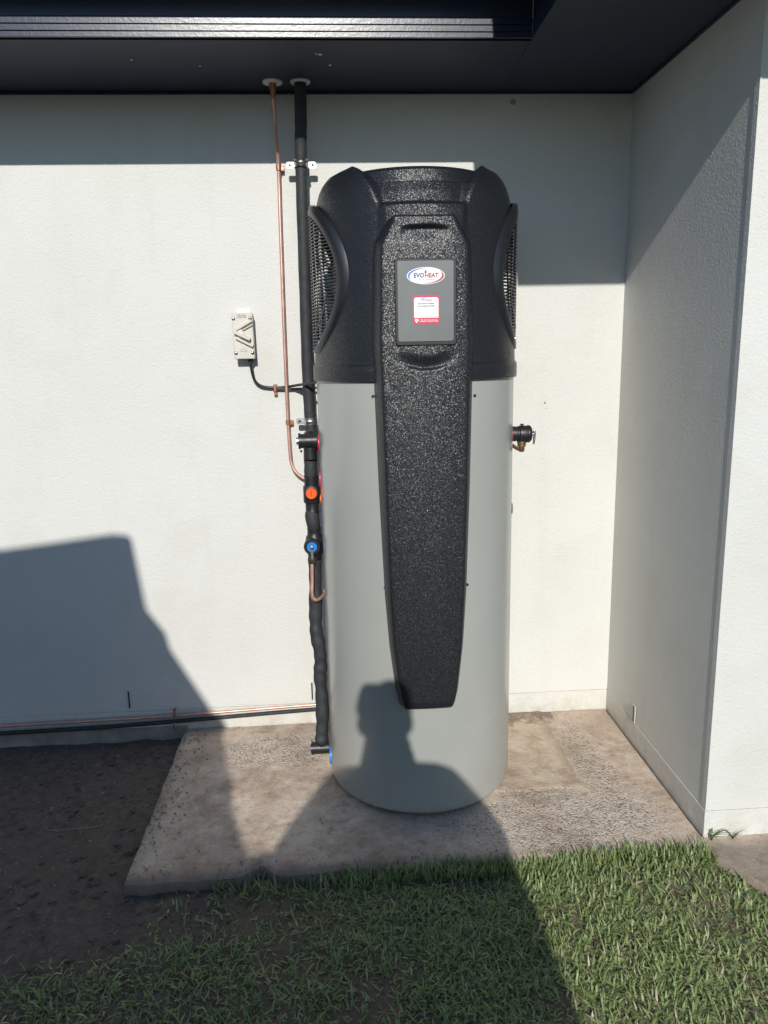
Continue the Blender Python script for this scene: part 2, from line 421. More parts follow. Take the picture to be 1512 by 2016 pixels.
# ------------------------------------------------------------------ the house
SO = .475; SE = -.49; SF = 1.36; GW = .125
house = thing('house', (0, 0, 0), 'white rendered house with a dark navy eave stepping over a recessed corner', 'house')
def hp(name, mb, mat, **k): return mb.build(name, M[mat], house, **k)
hp('wall', MB().box(-7, .002, 0, .22, .0855, 2.55), 'wall')
hp('wall', MB().box(.0, 5.0, -.875, -.002, .0855, 2.55), 'wall')
# base course: a shallow step below the joint line
hp('base_course', MB().box(-7, -.0015, -.0022, .2, -.012, .084), 'wall', bevel=.0012)
hp('base_course', MB().box(-.0022, 5.0, -.8772, -.003, -.012, .084), 'wall', bevel=.0012)
hp('corner_bead', MB().box(-.0016, .004, -.8768, -.852, .0865, 2.39), 'wall', bevel=.0008)
ft = MB(); ft.grid([[(x, -.004-.012*(1-v)-.006*mnoise.noise(Vector((x*7, v*3, 0))), .012-.14*(1-v)) for x in np.arange(-7, -1.73, .04)] for v in np.linspace(1, 0, 8)])
ft.grid([[(x, .0, .0125) for x in np.arange(-7, -1.73, .04)], [(x, -.004-.006*mnoise.noise(Vector((x*7, 3, 0))), .012) for x in np.arange(-7, -1.73, .04)]])
hp('footing', ft, 'footing', recalc=False)
# short vertical weep slots with their raised lip
for (x, y, ax) in ((-1.985, -.002, 0), (-1.243, -.002, 0), (-.002, -.30, 1)):
    m = MB(); d = MB()
    if ax == 0: m.box(x-.0075, x+.0075, y-.0035, y, .098, .182); d.box(x-.003, x+.003, y-.0045, y-.0030, .102, .176)
    else: m.box(x-.0035, x, y-.013, y+.013, .088, .158); d.box(x-.0045, x-.003, y-.005, y+.003, .092, .154)
    w = hp('weep_slot', m, 'wall', bevel=.001); d.build('slot', M['navy'], w)
# soffit boards
hp('soffit', MB().box(-7, SE, -SO+.022, .0, H, H+.012), 'navy')
hp('soffit', MB().box(SE+.001, 5.3, -SF+.022, .0, H-.0005, H+.012), 'navy')
hp('soffit_bead', MB().box(-7, -.004, -.009, -.0005, H-.008, H-.001), 'navy')
hp('soffit_bead', MB().box(-.009, -.0005, -.874, -.010, H-.008, H-.001), 'navy')
# fascia boards with a three-ribbed moulding along the foot of the recessed one
hp('fascia', MB().box(-7, SE, -SO, -SO+.02, 2.455, 2.64), 'navy_gloss')
rib = MB()
prof = [(.006, 2.400), (-.002, 2.4005), (-.002, 2.4125), (.0025, 2.4135), (.0025, 2.4160), (-.002, 2.4170), (-.002, 2.4310), (.0025, 2.432), (.0025, 2.4345), (-.002, 2.4355), (-.002, 2.4530), (.006, 2.4545)]
rib.grid([[(x, -SO+dy, z) for dy, z in prof] for x in (-7, SE)])
hp('fascia_moulding', rib, 'navy_gloss', sharp=20)
hp('fascia', MB().box(SE, SE+.02, -SF+.021, -SO-.003, 2.400, 2.64), 'navy_gloss')
hp('fascia', MB().box(SE, 5.3, -SF, -SF+.02, 2.400, 2.64), 'navy_gloss')
def gutter(x0, x1, y0, y1, side):
    m = MB(); m.box(x0, x1, y0, y1, 2.51, 2.514)
    if side == 'y': m.box(x0, x1, y0, y0+.004, 2.5141, 2.625); m.tube([(x0, y0, 2.625), (x1, y0, 2.625)], .008, 8)
    else: m.box(x0, x0+.004, y0, y1, 2.5141, 2.625); m.tube([(x0, y0, 2.625), (x0, y1, 2.625)], .008, 8)
    return m
hp('gutter', gutter(-7, SE-GW, -SO-GW, -SO-.001, 'y'), 'navy_gloss')
hp('gutter', gutter(SE-GW, SE-.001, -SF-GW, -SO-.001, 'x'), 'navy_gloss')
hp('gutter', gutter(SE, 5.3, -SF-GW, -SF-.001, 'y'), 'navy_gloss')
rf = MB()
for k in range(60):                                              # corrugated roof sheet rising away from the gutters
    x0 = -7+k*.205; x1 = x0+.2
    yf = -SO-.05 if x0 < SE-.2 else -SF-.05
    rf.add([(x0, yf, 2.64), (x0+.1, yf, 2.66), (x1+.005, yf, 2.64), (x0, 4, 4.0), (x0+.1, 4, 4.02), (x1+.005, 4, 4.0)], [(0, 1, 4, 3), (1, 2, 5, 4)])
hp('roof', rf, 'roofing', recalc=False)
# paint chips and a plugged hole
hp('plugged_hole', MB().rev((-.438, -.0005, 2.366), (0, -1, 0), [(0, .010), (.0015, .0095), (.002, .006)], 14), 'ink_grey')
hp('nail_hole', MB().rev((-.296, -.0005, 1.295), (0, -1, 0), [(0, .0045), (.001, .004)], 10), 'ink_grey')
hp('nail_hole', MB().rev((-.291, -.0005, 1.273), (0, -1, 0), [(0, .002), (.0008, .0018)], 8), 'ink_grey')
for (x, y, r) in ((-1.118, -.346, .007), (-1.088, -.258, .0055), (-1.13, -.352, .004), (-1.70, -.30, .004), (-1.5, -.25, .0035)):
    hp('paint_chip', MB().rev((x, y, H-.0003), (0, 0, -1), [(0, r), (.001, r*.8)], 7), 'flange')

# ------------------------------------------------------------------ the water heater
TX, TY, TR = -.843, -.39, .323
T = Vector((TX, TY, 0))
heater = thing('heat_pump_water_heater', (TX, TY, 0), 'tall grey cylindrical heat pump water heater with black grained hood and front panel', 'water heater')
def wp(name, mb, mat, **k): return mb.build(name, M[mat], heater, **k)
wp('base_ring', MB().rev((TX, TY, .003), (0, 0, 1), [(0, .285), (.016, .285)], 48), 'seal')
wp('tank', MB().rev((TX, TY, .012), (0, 0, 1), [(0, .29), (.001, .306), (.006, .3165), (.014, .3215), (.024, TR), (1.415, TR), (1.417, .30)], 128), 'tank', sharp=50)

GC = 1.715; GR = .222            # side grilles: centre height and radius
def hood():
    m = MB(); n = 360
    prof = [(.3300, 1.415), (.3325, 1.418), (.3325, 1.458), (.3300, 1.463), (.3265, 1.466), (.3255, 1.475), (.3235, 1.54), (.3215, 1.62), (.3190, 1.70), (.3165, 1.78), (.3130, 1.86), (.3105, 1.895),
            (.3085, 1.912), (.3055, 1.938), (.3010, 1.960), (.2945, 1.981), (.2850, 2.000), (.2700, 2.019), (.2480, 2.031), (.2200, 2.038), (.1800, 2.041), (.0900, 2.041), (.0001, 2.040)]
    scoop = [(r, z) for r, z in prof[:10]] + [(.3240, 1.862), (.3260, 1.899), (.2920, 1.914), (.2810, 1.944), (.2700, 1.968), (.2570, 1.973), (.2530, 1.988), (.2480, 2.006), (.2380, 2.016), (.2180, 2.019), (.1700, 2.025), (.0900, 2.036), (.0001, 2.040)]
    # refine both profiles with linear steps so the creases stay but grids are even
    rows = []
    for i in range(len(prof)-1):
        k = 6 if i >= 5 else 2
        for q in range(k):
            f = q/k
            P = tuple(prof[i][a]*(1-f)+prof[i+1][a]*f for a in (0, 1)); S_ = tuple(scoop[i][a]*(1-f)+scoop[i+1][a]*f for a in (0, 1))
            rows.append((P, S_))
    rows.append((prof[-1], scoop[-1]))
    out = []
    for P, S_ in rows:
        r_ = []
        for k in range(n):
            a = 2*math.pi*k/n; sx = math.sin(a); cy = -math.cos(a)
            x0 = P[0]*sx
            bound = lerp_tab([(1.86, .116), (1.895, .114), (1.96, .140), (2.00, .160), (2.03, .180), (2.05, .186)], P[1])
            w = (1-smooth(bound-.010, bound+.012, abs(x0))) if cy < 0 else 0
            if P[0] < .19: w *= smooth(.05, .19, P[0])
            r = P[0]*(1-w)+S_[0]*w; z = P[1]*(1-w)+S_[1]*w
            x, y = r*sx, r*cy
            # raised crest along the sides of the scoop
            cr = math.exp(-((abs(x0)-bound-.012)/.012)**2) if cy < 0 and 1.885 < P[1] else 0
            z += .003*cr*smooth(1.89, 1.93, P[1])
            # hollow behind each side grille
            d = math.hypot(y, z-GC)
            if d < GR-.012 and abs(x) > .235: x = math.copysign(.235, x)
            r_.append((TX+x, TY+y, z))
        out.append(r_)
    m.grid(out, True)
    return m
wp('hood', hood(), 'plastic', sharp=28)

def grille(sgn):
    """circular louvre wrapped round the side of the hood"""
    g = MB(); Rg = .3290
    def pt(y, z, r, k=1.05):
        return (TX+sgn*math.sqrt(max(1e-6, r*r-k*k*y*y)), TY+y, z)
    n = 96
    def ring(rr, r, kk=1.05):
        o = []
        for k in range(n):
            a = 2*math.pi*k/n; y = rr*math.cos(a); z = GC+rr*math.sin(a)
            z = max(z, 1.502)
            o.append(pt(y, z, r, kk))
        return o
    fr = MB(); fr.grid([ring(.238, .312, 1.0), ring(.2365, .326, 1.0), ring(.231, .3285, 1.0), ring(.229, .325, 1.0), ring(.226, .327, 1.01), ring(.219, .3305, 1.03), ring(.208, .3305, 1.05), ring(.206, .324, 1.05)], True)
    root = wp('grille', fr, 'plastic_smooth', sharp=35)
    b = MB()
    nb = 42
    for i in range(nb):
        z = GC-.204+i*.408/(nb-1); hw = math.sqrt(max(0, .206**2-(z-GC)**2))
        if hw < .02: continue
        ys = np.linspace(-hw, hw, 18)
        th = .0016
        if i % 1 == 0:
            b.grid([[pt(y, z-th, Rg) for y in ys], [pt(y, z+th, Rg) for y in ys], [pt(y, z+th-.001, Rg-.009) for y in ys], [pt(y, z-th-.001, Rg-.009) for y in ys], [pt(y, z-th, Rg) for y in ys]])
    for y in (-.145, -.105, -.065, -.025, .015, .055, .095, .135):
        hz = math.sqrt(.206**2-y*y); zs = np.linspace(GC-hz, GC+hz, 16); th = .0016
        yy = [y+.012*math.sin((z-GC)*9) for z in zs]
        b.grid([[pt(v-th, z, Rg-.001) for v, z in zip(yy, zs)], [pt(v+th, z, Rg-.001) for v, z in zip(yy, zs)], [pt(v+th, z, Rg-.006) for v, z in zip(yy, zs)], [pt(v-th, z, Rg-.006) for v, z in zip(yy, zs)], [pt(v-th, z, Rg-.001) for v, z in zip(yy, zs)]])
    o = b.build('louvre_bars', M['plastic_smooth'], root, recalc=False); o['kind'] = 'stuff'
    # a blank crescent toward the foot of the louvre, as moulded
    web = MB(); rows = []
    for a in np.linspace(rad(192), rad(243), 14):
        rows.append([pt(rr*math.cos(a), max(1.503, GC+rr*math.sin(a)), .3300) for rr in (.166, .173)])
    web.grid(rows); web.build('web', M['plastic_smooth'], root, recalc=False)
    s = MB().rev(pt(-.118, 1.535, .3305), (sgn*.9, -.35, 0), [(0, .0045), (.003, .004), (.004, .002)], 12); s.build('screw', M['steel'], root)
    # a bit of the refrigerant coil glinting inside
    cy = MB()
    for k in range(3): cy.tube([(TX+sgn*(.243+.004*k), TY-.13+.06*k, GC-.10), (TX+sgn*(.243+.004*k), TY-.13+.06*k, GC+.08)], .005, 8)
    cy.build('refrigerant_tube', M['copper'], root)
    return root
grille(-1); grille(1)

# long moulded front panel
FY = .3665
CX = -.004
BW = [(.405, .084), (.415, .090), (.46, .100), (.60, .116), (.77, .127), (1.10, .138), (1.44, .1455), (1.52, .148), (1.78, .1395), (1.80, .137), (1.858, .099), (1.868, .088)]
FW = [(.405, .069), (.425, .078), (.46, .086), (.60, .101), (.77, .1095), (1.10, .117), (1.44, .1235), (1.52, .1255), (1.77, .1200), (1.79, .1170), (1.848, .0865), (1.868, .080)]
def face_y(x, z):
    y = -(FY - .75*x*x)
    # thumb hollow over the control plate, and the smiling lip under it
    e = x/.068
    if abs(e) < 1:
        top = 1.838-.004*e*e; dz = top-z
        if dz > -.004: y += .013*smooth(-.004, .010, dz)*(1-smooth(.006, .050, dz))*(1-e*e)**.8
    e = (x)/.088
    if abs(e) < 1:
        bot = 1.452+.026*e*e; dz = z-bot
        if -.006 < dz < .05: y += .010*smooth(-.006, .004, dz)*(1-smooth(.003, .042, dz))*(1-e*e)
        elif -.03 < dz <= -.006: y -= 0
    return y
def panel():
    m = MB(); zs = sorted(set([.405, .409, .415] + list(np.arange(.42, 1.42, .02)) + list(np.arange(1.42, 1.50, .0025)) + list(np.arange(1.50, 1.775, .012)) + list(np.arange(1.775, 1.869, .0025)) + [1.868]))
    rows = []; nf = 36
    for z in zs:
        b = lerp_tab(BW, z); f = lerp_tab(FW, z); r = []
        endt = min((z-.405)/.016, (1.868-z)/.010)          # rounding in depth at the two ends
        k = math.sqrt(max(0, 1-(1-min(1, max(0, endt)))**2))
        surf = lambda x: -math.sqrt(max(0, (TR-.006)**2-x*x))
        yb = surf(b)
        def mixd(y): return yb+(y-yb)*(.62+.38*k)
        def side(sg):
            x = sg*b; xf = sg*f
            return [(x, yb), (sg*(b-.0008), yb-.014), (sg*(f+(b-f)*.60), mixd(face_y(xf, z)+.026)), (sg*(f+(b-f)*.16), mixd(face_y(xf, z)+.0045)), (sg*(f+.0), mixd(face_y(xf, z)+.0012))]
        L = side(-1)
        mid = [(xx, mixd(face_y(xx, z))) for xx in np.linspace(-f+.004, f-.004, nf)]
        Rr = side(1)[::-1]
        rows.append([(TX+CX+x, TY+y, z) for x, y in L+mid+Rr])
    m.grid(rows)
    nc = len(rows[0])
    for rw, dz in ((rows[0], 0), (rows[-1], 0)):
        yb_ = [(x, TY-math.sqrt(max(0, (TR-.006)**2-(x-TX)**2)), z) for x, y, z in rw]
        m.grid([rw, yb_])
    return m
front = wp('front_panel', panel(), 'plastic', sharp=32, recalc=False)
for (x, z) in ((-.150, 1.375), (.1465, 1.37), (-.127, .79), (.124, .79)):
    yy = TY-math.sqrt(TR**2-x*x); MB().rev((TX+x+(-.002 if x < 0 else .002), yy, z), (math.copysign(.4, x), -.9, 0), [(0, .0045), (.003, .004), (.004, .002)], 12).build('screw', M['black_valve'], front)

def rrect(cx, cz, w, h, r, n=6):
    P = []
    for (sx, sz, a0) in ((1, 1, 0), (-1, 1, 90), (-1, -1, 180), (1, -1, 270)):
        for k in range(n+1):
            a = rad(a0+90*k/n); P.append((cx+sx*(w/2-r)+r*math.cos(a), cz+sz*(h/2-r)+r*math.sin(a)))
    return P
def text_mesh(body, size, cx, cz, y, name, mat, parent, width=None, shear=0.0, off=0.0, depth=.0004):
    cu = bpy.data.curves.new('t', 'FONT'); cu.body = body; cu.size = size; cu.align_x = 'CENTER'; cu.align_y = 'CENTER'; cu.shear = shear; cu.offset = off*size
    cu.resolution_u = 3
    ob = bpy.data.objects.new('t', cu); C.objects.link(ob)
    dg = bpy.context.evaluated_depsgraph_get(); me = bpy.data.meshes.new_from_object(ob.evaluated_get(dg))
    V = [v.co.copy() for v in me.vertices]; F = [tuple(p.vertices) for p in me.polygons]
    bpy.data.objects.remove(ob); bpy.data.curves.remove(cu); bpy.data.meshes.remove(me)
    if not V: return None
    w = max(v.x for v in V)-min(v.x for v in V); s = (width/w) if width else 1
    m = MB(); m.add([(cx+v.x*s, y, cz+v.y) for v in V], F)
    return m.build(name, M[mat], parent, recalc=False)
PX, PZ = TX-.0035, 1.6345
PY = TY-FY
wp('plate_surround', MB().prism(rrect(PX, PZ, .172, .234, .011), PY-.0035, PY+.02), 'black_valve', bevel=.002)
plate = wp('control_plate', MB().prism(rrect(PX-.0005, PZ+.002, .156, .2165, .006), PY-.0052, PY+.01), 'plate', bevel=.0008)
py = PY-.0056
def ell(cx, cz, a, b, n=48, a0=0, a1=360): return [(cx+a*math.cos(rad(a0+(a1-a0)*k/n)), cz+b*math.sin(rad(a0+(a1-a0)*k/n))) for k in range(n+(0 if a1-a0 == 360 else 1))]
LX, LZ = PX, 1.7045
MB().prism(ell(LX, LZ, .0525, .0228), py, py+.002).build('badge', M['white_ink'], plate)
def crescent(a0, a1, mat, flip):
    m = MB(); n = 30; rows = []
    for k in range(n+1):
        t = k/n; a = rad(a0+(a1-a0)*t); w = .0065*math.sin(math.pi*t)**.8*(1)
        rows.append([(LX+.0500*math.cos(a), py-.0006, LZ+.0208*math.sin(a)), (LX+(.0500-w)*math.cos(a), py-.0006, LZ+(.0208-w*.42)*math.sin(a))])
    m.grid(rows); m.build('swoosh', M[mat], plate, recalc=False)
crescent(85, 215, 'blue_ink', 0); crescent(-100, 40, 'crimson_ink', 0)
text_mesh('EVO', .0165, LX-.0195, LZ+.0005, py-.0008, 'lettering', 'navy_ink', plate, width=.0295, shear=.1, off=.028)
text_mesh('HEAT', .0165, LX+.0155, LZ+.0005, py-.0008, 'lettering', 'crimson_ink', plate, width=.038, shear=.1, off=.028)
MB().add([(LX-.0035, py-.0008, LZ+.0075), (LX+.0015, py-.0008, LZ+.0075), (LX+.0022, py-.0008, LZ+.0115), (LX+.0005, py-.0008, LZ+.0175), (LX-.0015, py-.0008, LZ+.0130), (LX-.0040, py-.0008, LZ+.0105)], [(0, 1, 2, 3, 4, 5)]).build('flame', M['crimson_ink'], plate, recalc=False)
tl = MB()
for k in range(19):
    if k in (4, 8): continue
    x = LX-.022+k*.0024; tl.box(x, x+.0016, py-.0008, py-.0004, LZ-.0112, LZ-.0096)
tl.build('tagline', M['ink_grey'], plate)
SX, SZ = PX+.0005, 1.6135
MB().prism(rrect(SX, SZ, .0745, .0775, .001), py, py+.002).build('sticker', M['red_ink'], plate)
wy = py-.0006
wpoly = [(SX-.034, SZ-.0215), (SX+.034, SZ-.0215)] + [p for p in rrect(SX, SZ+.0045, .068, .058, .006) if p[1] > SZ]
MB().prism(wpoly, wy, wy+.0005).build('sticker_panel', M['white_ink'], plate)
ty = wy-.0005
text_mesh('Scan here to register', .0058, SX, SZ+.0170, ty, 'lettering', 'black_ink', plate, width=.045, off=.02)
text_mesh('your product warranty', .0058, SX, SZ+.0105, ty, 'lettering', 'black_ink', plate, width=.048, off=.02)
text_mesh('EVO', .0062, SX-.0055, SZ+.0268, ty, 'lettering', 'blue_ink', plate, width=.0105, off=.02)
text_mesh('HEAT', .0062, SX+.0062, SZ+.0268, ty, 'lettering', 'red_ink', plate, width=.0120, off=.02)
for a0, a1, mt in ((80, 210, 'blue_ink'), (-100, 35, 'red_ink')):
    m = MB(); rows = []
    for k in range(17):
        t = k/16; a = rad(a0+(a1-a0)*t); w = .0022*math.sin(math.pi*t)+.0002
        rows.append([(SX+.0165*math.cos(a), ty, SZ+.0268+.0058*math.sin(a)), (SX+(.0165-w)*math.cos(a), ty, SZ+.0268+(.0058-w*.5)*math.sin(a))])
    m.grid(rows); m.build('swoosh', M[mt], plate, recalc=False)
fl = MB()
for k in range(22):
    x = SX-.031+k*.00285; fl.box(x, x+.0021, ty, ty+.0003, SZ-.0192, SZ-.0180)
fl.build('fine_print', M['ink_grey'], plate)
fl = MB(); [fl.box(SX-.0045+k*.0025, SX-.003+k*.0025, ty, ty+.0003, SZ-.0150, SZ-.0138) for k in range(4)]
fl.build('fine_print', M['ink_grey'], plate)
MB().prism([(SX-.0315, SZ-.0245), (SX-.0225, SZ-.0245), (SX-.0222, SZ-.030), (SX-.0270, SZ-.0352), (SX-.0318, SZ-.030)], ty, ty+.0005).build('shield', M['white_ink'], plate)
MB().box(SX-.0295, SX-.0273, ty-.0004, ty, SZ-.0285, SZ-.0263).box(SX-.0267, SX-.0245, ty-.0004, ty, SZ-.0315, SZ-.0293).build('shield_mark', M['black_ink'], plate)
text_mesh('Follow the process to claim your', .0040, SX+.007, SZ-.0262, ty, 'lettering', 'white_ink', plate, width=.049, off=.01)
text_mesh('EXTENDED WARRANTY OFFER', .0046, SX+.007, SZ-.0308, ty, 'lettering', 'white_ink', plate, width=.0505, off=.03)

# ports in the tank wall: coloured collars
def tank_pt(ang, z, r=TR):
    a = rad(ang); return Vector((TX+r*math.sin(a), TY-r*math.cos(a), z))
def collar(ang, z, mat, r=.034, name='port_collar', th=.009):
    p = tank_pt(ang, z, TR-.004); d = (tank_pt(ang, z, 1)-tank_pt(ang, z, 0))
    return wp(name, MB().rev(p, d, [(0, r), (th-.002, r), (th, r-.003), (th, .012)], 32), mat)
AH = -93
collar(AH, 1.205, 'red', .033, th=.007); collar(AH, 1.085, 'red', .036, th=.007); collar(-89, .070, 'blue', .033)
collar(AH, 1.015, 'orange', .016); collar(80, .975, 'black_valve', .020, th=.007); collar(79, 1.228, 'red', .026, th=.0055)

# ------------------------------------------------------------------ pipework on the left
# insulated hot pipe from the eave down the wall to the hot port
hot = thing('insulated_hot_pipe', (-1.20, -.10, 1.2), 'thick black foam lagged pipe running from the eave down beside the heater', 'pipe')
p = spline([(-1.190, -.109, 2.41), (-1.193, -.105, 2.28), (-1.199, -.085, 2.147), (-1.203, -.085, 1.75), (-1.206, -.085, 1.42), (-1.203, -.085, 1.25), (-1.201, -.10, 1.205), (-1.198, -.16, 1.18), (-1.196, -.24, 1.17)], 8)
MB().tube(p, [.0205+.0006*math.sin(i*1.7) for i in range(len(p))], 20).build('lagging', M['foam'], hot)
p = spline([(-1.197, -.25, 1.178), (-1.198, -.315, 1.165), (-1.199, -.330, 1.135), (-1.200, -.33, 1.085)], 6)
MB().tube(p, [.0225+.0008*math.sin(i*1.3) for i in range(len(p))], 20).build('lagging', M['foam'], hot)

hf = thing('hot_outlet_fitting', (-1.2, -.36, 1.2), 'black plastic elbow fitting with red collar at the tank side below the upper bracket', 'pipe fitting')
MB().rev((-1.236, -.345, 1.211), (1, 0, 0), [(0, .020), (.0, .0275), (.006, .0275), (.006, .0245), (.050, .0245), (.050, .0265), (.064, .0265), (.064, .02)], 28).build('body', M['black_valve'], hf)
MB().tube(spline([(-1.203, -.345, 1.208), (-1.201, -.325, 1.224), (-1.200, -.26, 1.215), (-1.199, -.17, 1.20)], 6), .0205, 18).build('neck', M['black_valve'], hf)
MB().rev((-1.243, -.345, 1.211), (1, 0, 0), [(0, .006), (0, .013), (.008, .013)], 20).build('end_plug', M['zinc'], hf)
MB().rev((-1.228, -.352, 1.181), (0, 0, -1), [(0, .004), (.007, .0035)], 10).build('screw', M['black_valve'], hf)
MB().rev((-1.198, -.345, 1.19), (0, 0, -1), [(0, .022), (.04, .0235), (.042, .020)], 24).build('socket', M['black_valve'], hf)

tv = thing('tempering_valve', (-1.2, -.33, 1.0), 'black tempering valve with a bright orange cap beside the heater', 'valve')
MB().rev((-1.199, -.33, 1.090), (0, 0, -1), [(0, .020), (.0, .0255), (.004, .0255), (.004, .0245), (.012, .0245), (.013, .0258), (.017, .0258), (.018, .0245), (.034, .0245), (.036, .0285), (.040, .0295), (.090, .0295), (.094, .0285), (.096, .0235), (.125, .0235), (.127, .0245), (.131, .0245), (.131, .018)], 30).build('body', M['black_valve'], tv)
MB().rev((-1.199, -.352, 1.033), (0, -1, 0), [(0, .024), (.010, .024), (.011, .020)], 28).build('boss', M['black_valve'], tv)
cap = MB().rev((-1.199, -.360, 1.033), (0, -1, 0), [(0, .0190), (.008, .0190), (.0095, .0178), (.0095, .0160), (.0075, .0155), (.0075, .001)], 32).build('cap', M['orange'], tv)
MB().box(-1.2005, -1.1975, -.3695, -.3672, 1.024, 1.042).build('arrow', M['red'], cap)

li = thing('insulated_link_pipe', (-1.2, -.33, .9), 'short bulging black lagged pipe between the orange capped and blue valves', 'pipe')
p = spline([(-1.200, -.33, .968), (-1.201, -.334, .945), (-1.198, -.335, .92), (-1.196, -.33, .897)], 6)
MB().tube(p, [.0205, .0222, .0236, .0243, .0246, .0247, .0247, .0246, .0244, .0242, .0240, .0237, .0234, .023, .0226, .0222, .0218, .021, .0205][:len(p)], 20).build('lagging', M['foam'], li)

cv = thing('cold_inlet_valve', (-1.2, -.34, .84), 'round black isolating valve with blue disc and steel lever', 'valve')
MB().rev((-1.196, -.33, .905), (0, 0, -1), [(0, .018), (0, .0245), (.006, .0245), (.007, .0235), (.012, .0235), (.013, .0245), (.024, .0245), (.030, .029), (.055, .034), (.085, .031), (.100, .024), (.112, .0215), (.112, .015)], 30).build('body', M['black_valve'], cv)
MB().rev((-1.204, -.345, .846), (0, -1, 0), [(0, .027), (.012, .029), (.024, .029), (.027, .027), (.027, .0200), (.025, .0185), (.025, .001)], 36).build('hub', M['black_valve'], cv)
MB().rev((-1.204, -.372, .846), (0, -1, 0), [(0, .0180), (.004, .0180), (.0055, .0168), (.0055, .011), (.004, .010), (.004, .001)], 32).build('disc', M['blue'], cv)
MB().rev((-1.160, -.34, .86), (1, -.25, .1), [(-.012, .020), (.0, .027), (.012, .027), (.016, .02)], 24).build('side_port', M['black_valve'], cv)
lev = MB().prism([(-1.2085, .852), (-1.1995, .852), (-1.1985, .846), (-1.1995, .806), (-1.2025, .801), (-1.2065, .801), (-1.2090, .806), (-1.2095, .846)], -.385, -.378).build('lever', M['zinc'], cv, bevel=.0012)
MB().rev((-1.204, -.3845, .846), (0, -1, 0), [(0, .0042), (.003, .0042), (.004, .003)], 12).build('screw', M['steel'], lev)
MB().rev((-1.206, -.360, .806), (0, 0, -1), [(0, .0085), (.006, .0085), (.006, .0125), (.018, .0125), (.018, .0095), (.022, .0095)], 6).build('nut', M['brass'], cv, sharp=25)

cl = thing('insulated_cold_pipe', (-1.2, -.33, .4), 'long wrinkled black lagged pipe dropping from the blue valve to the slab', 'pipe')
p = spline([(-1.197, -.318, .80), (-1.199, -.315, .73), (-1.201, -.32, .64), (-1.204, -.325, .566), (-1.203, -.33, .515), (-1.194, -.335, .459), (-1.192, -.332, .40), (-1.196, -.332, .351), (-1.193, -.335, .28), (-1.193, -.338, .20), (-1.197, -.34, .135), (-1.200, -.342, .098)], 8)
MB().tube(p, [.0235+.0012*math.sin(i*.9)+.0012*math.sin(i*.37+1) for i in range(len(p))], 22).build('lagging', M['foam'], cl)
ci = thing('cold_inlet_elbow', (-1.2, -.345, .07), 'black elbow fitting with blue collar low on the tank near the slab', 'pipe fitting')
MB().rev((-1.238, -.345, .072), (1, 0, 0), [(0, .018), (0, .0245), (.005, .0245), (.006, .0225), (.066, .0225), (.066, .017)], 28).build('body', M['black_valve'], ci)
MB().rev((-1.200, -.343, .110), (0, 0, -1), [(0, .0185), (0, .0215), (.040, .0215)], 24).build('socket', M['black_valve'], ci)
MB().rev((-1.2385, -.345, .072), (-1, 0, 0), [(0, .014), (.002, .014), (.002, .009), (.0005, .009)], 20).build('end_plug', M['black_valve'], ci)

# copper from the eave to the tempering valve
cu = thing('copper_supply_pipe', (-1.285, -.03, 1.0), 'thin bare copper pipe dropping from the eave and bending to the valves', 'pipe')
p = spline([(-1.283, -.109, 2.41), (-1.283, -.107, 2.36), (-1.282, -.075, 2.25), (-1.281, -.030, 2.146), (-1.284, -.026, 1.95), (-1.287, -.026, 1.68), (-1.289, -.026, 1.40), (-1.289, -.026, 1.247), (-1.287, -.028, 1.135), (-1.283, -.03, 1.090), (-1.268, -.034, 1.058), (-1.239, -.036, 1.034), (-1.20, -.038, 1.020)], 10)
MB().tube(p, .0063, 14).build('tube', M['copper'], cu)
MB().rev((-1.283, -.108, 2.40), (0, .02, -1), [(0, .0125), (.018, .0125), (.034, .0095), (.045, .0085)], 18).build('ferrule', M['copper_dull'], cu)
MB().tube([(-1.290, -.106, 2.352), (-1.276, -.106, 2.352)], .0098, 14).build('crimp', M['copper_dull'], cu)
dr = thing('copper_drain_pipe', (-1.2, -.34, .7), 'short copper tube curving from under the blue valve behind the tank', 'pipe')
p = spline([(-1.2065, -.360, .790), (-1.2085, -.366, .72), (-1.2105, -.370, .685), (-1.2075, -.371, .662), (-1.197, -.369, .653), (-1.183, -.356, .655), (-1.172, -.335, .660), (-1.163, -.29, .664), (-1.148, -.23, .664)], 10)
MB().tube(p, .0066, 14).build('tube', M['copper'], dr)

# pipes low along the wall
lowc = thing('low_copper_pipe', (-1.9, -.03, .05), 'bare copper pipe running low along the wall above the black one', 'pipe')
MB().tube(spline([(-7, -.02, -.03), (-3.2, -.02, .045), (-2.495, -.020, .057), (-2.1, -.020, .061), (-1.79, -.020, .067), (-1.233, -.020, .086), (-.9, -.02, .09)], 8), .0060, 12).build('tube', M['copper'], lowc)
lowb = thing('low_black_pipe', (-1.9, -.03, .03), 'thin black lagged pipe running low along the wall to the left', 'pipe')
MB().tube(spline([(-7, -.024, -.05), (-3.2, -.024, .012), (-2.495, -.022, .026), (-2.1, -.022, .032), (-1.79, -.022, .043), (-1.233, -.022, .066), (-.9, -.02, .07)], 8), .0085, 12).build('lagging', M['foam'], lowb)
lc = thing('low_pipe_clip', (-1.8, -.03, .05), 'small copper clip with steel bracket holding the low wall pipes', 'clip')
MB().tube(spline([(-1.803, -.012, .069), (-1.803, -.031, .068), (-1.803, -.034, .080), (-1.803, -.026, .090), (-1.803, -.008, .091)], 5), .0045, 8).build('strap', M['copper_dull'], lc)
MB().box(-1.812, -1.800, -.0345, -.0315, .014, .040).build('bracket', M['zinc'], lc, bevel=.001)

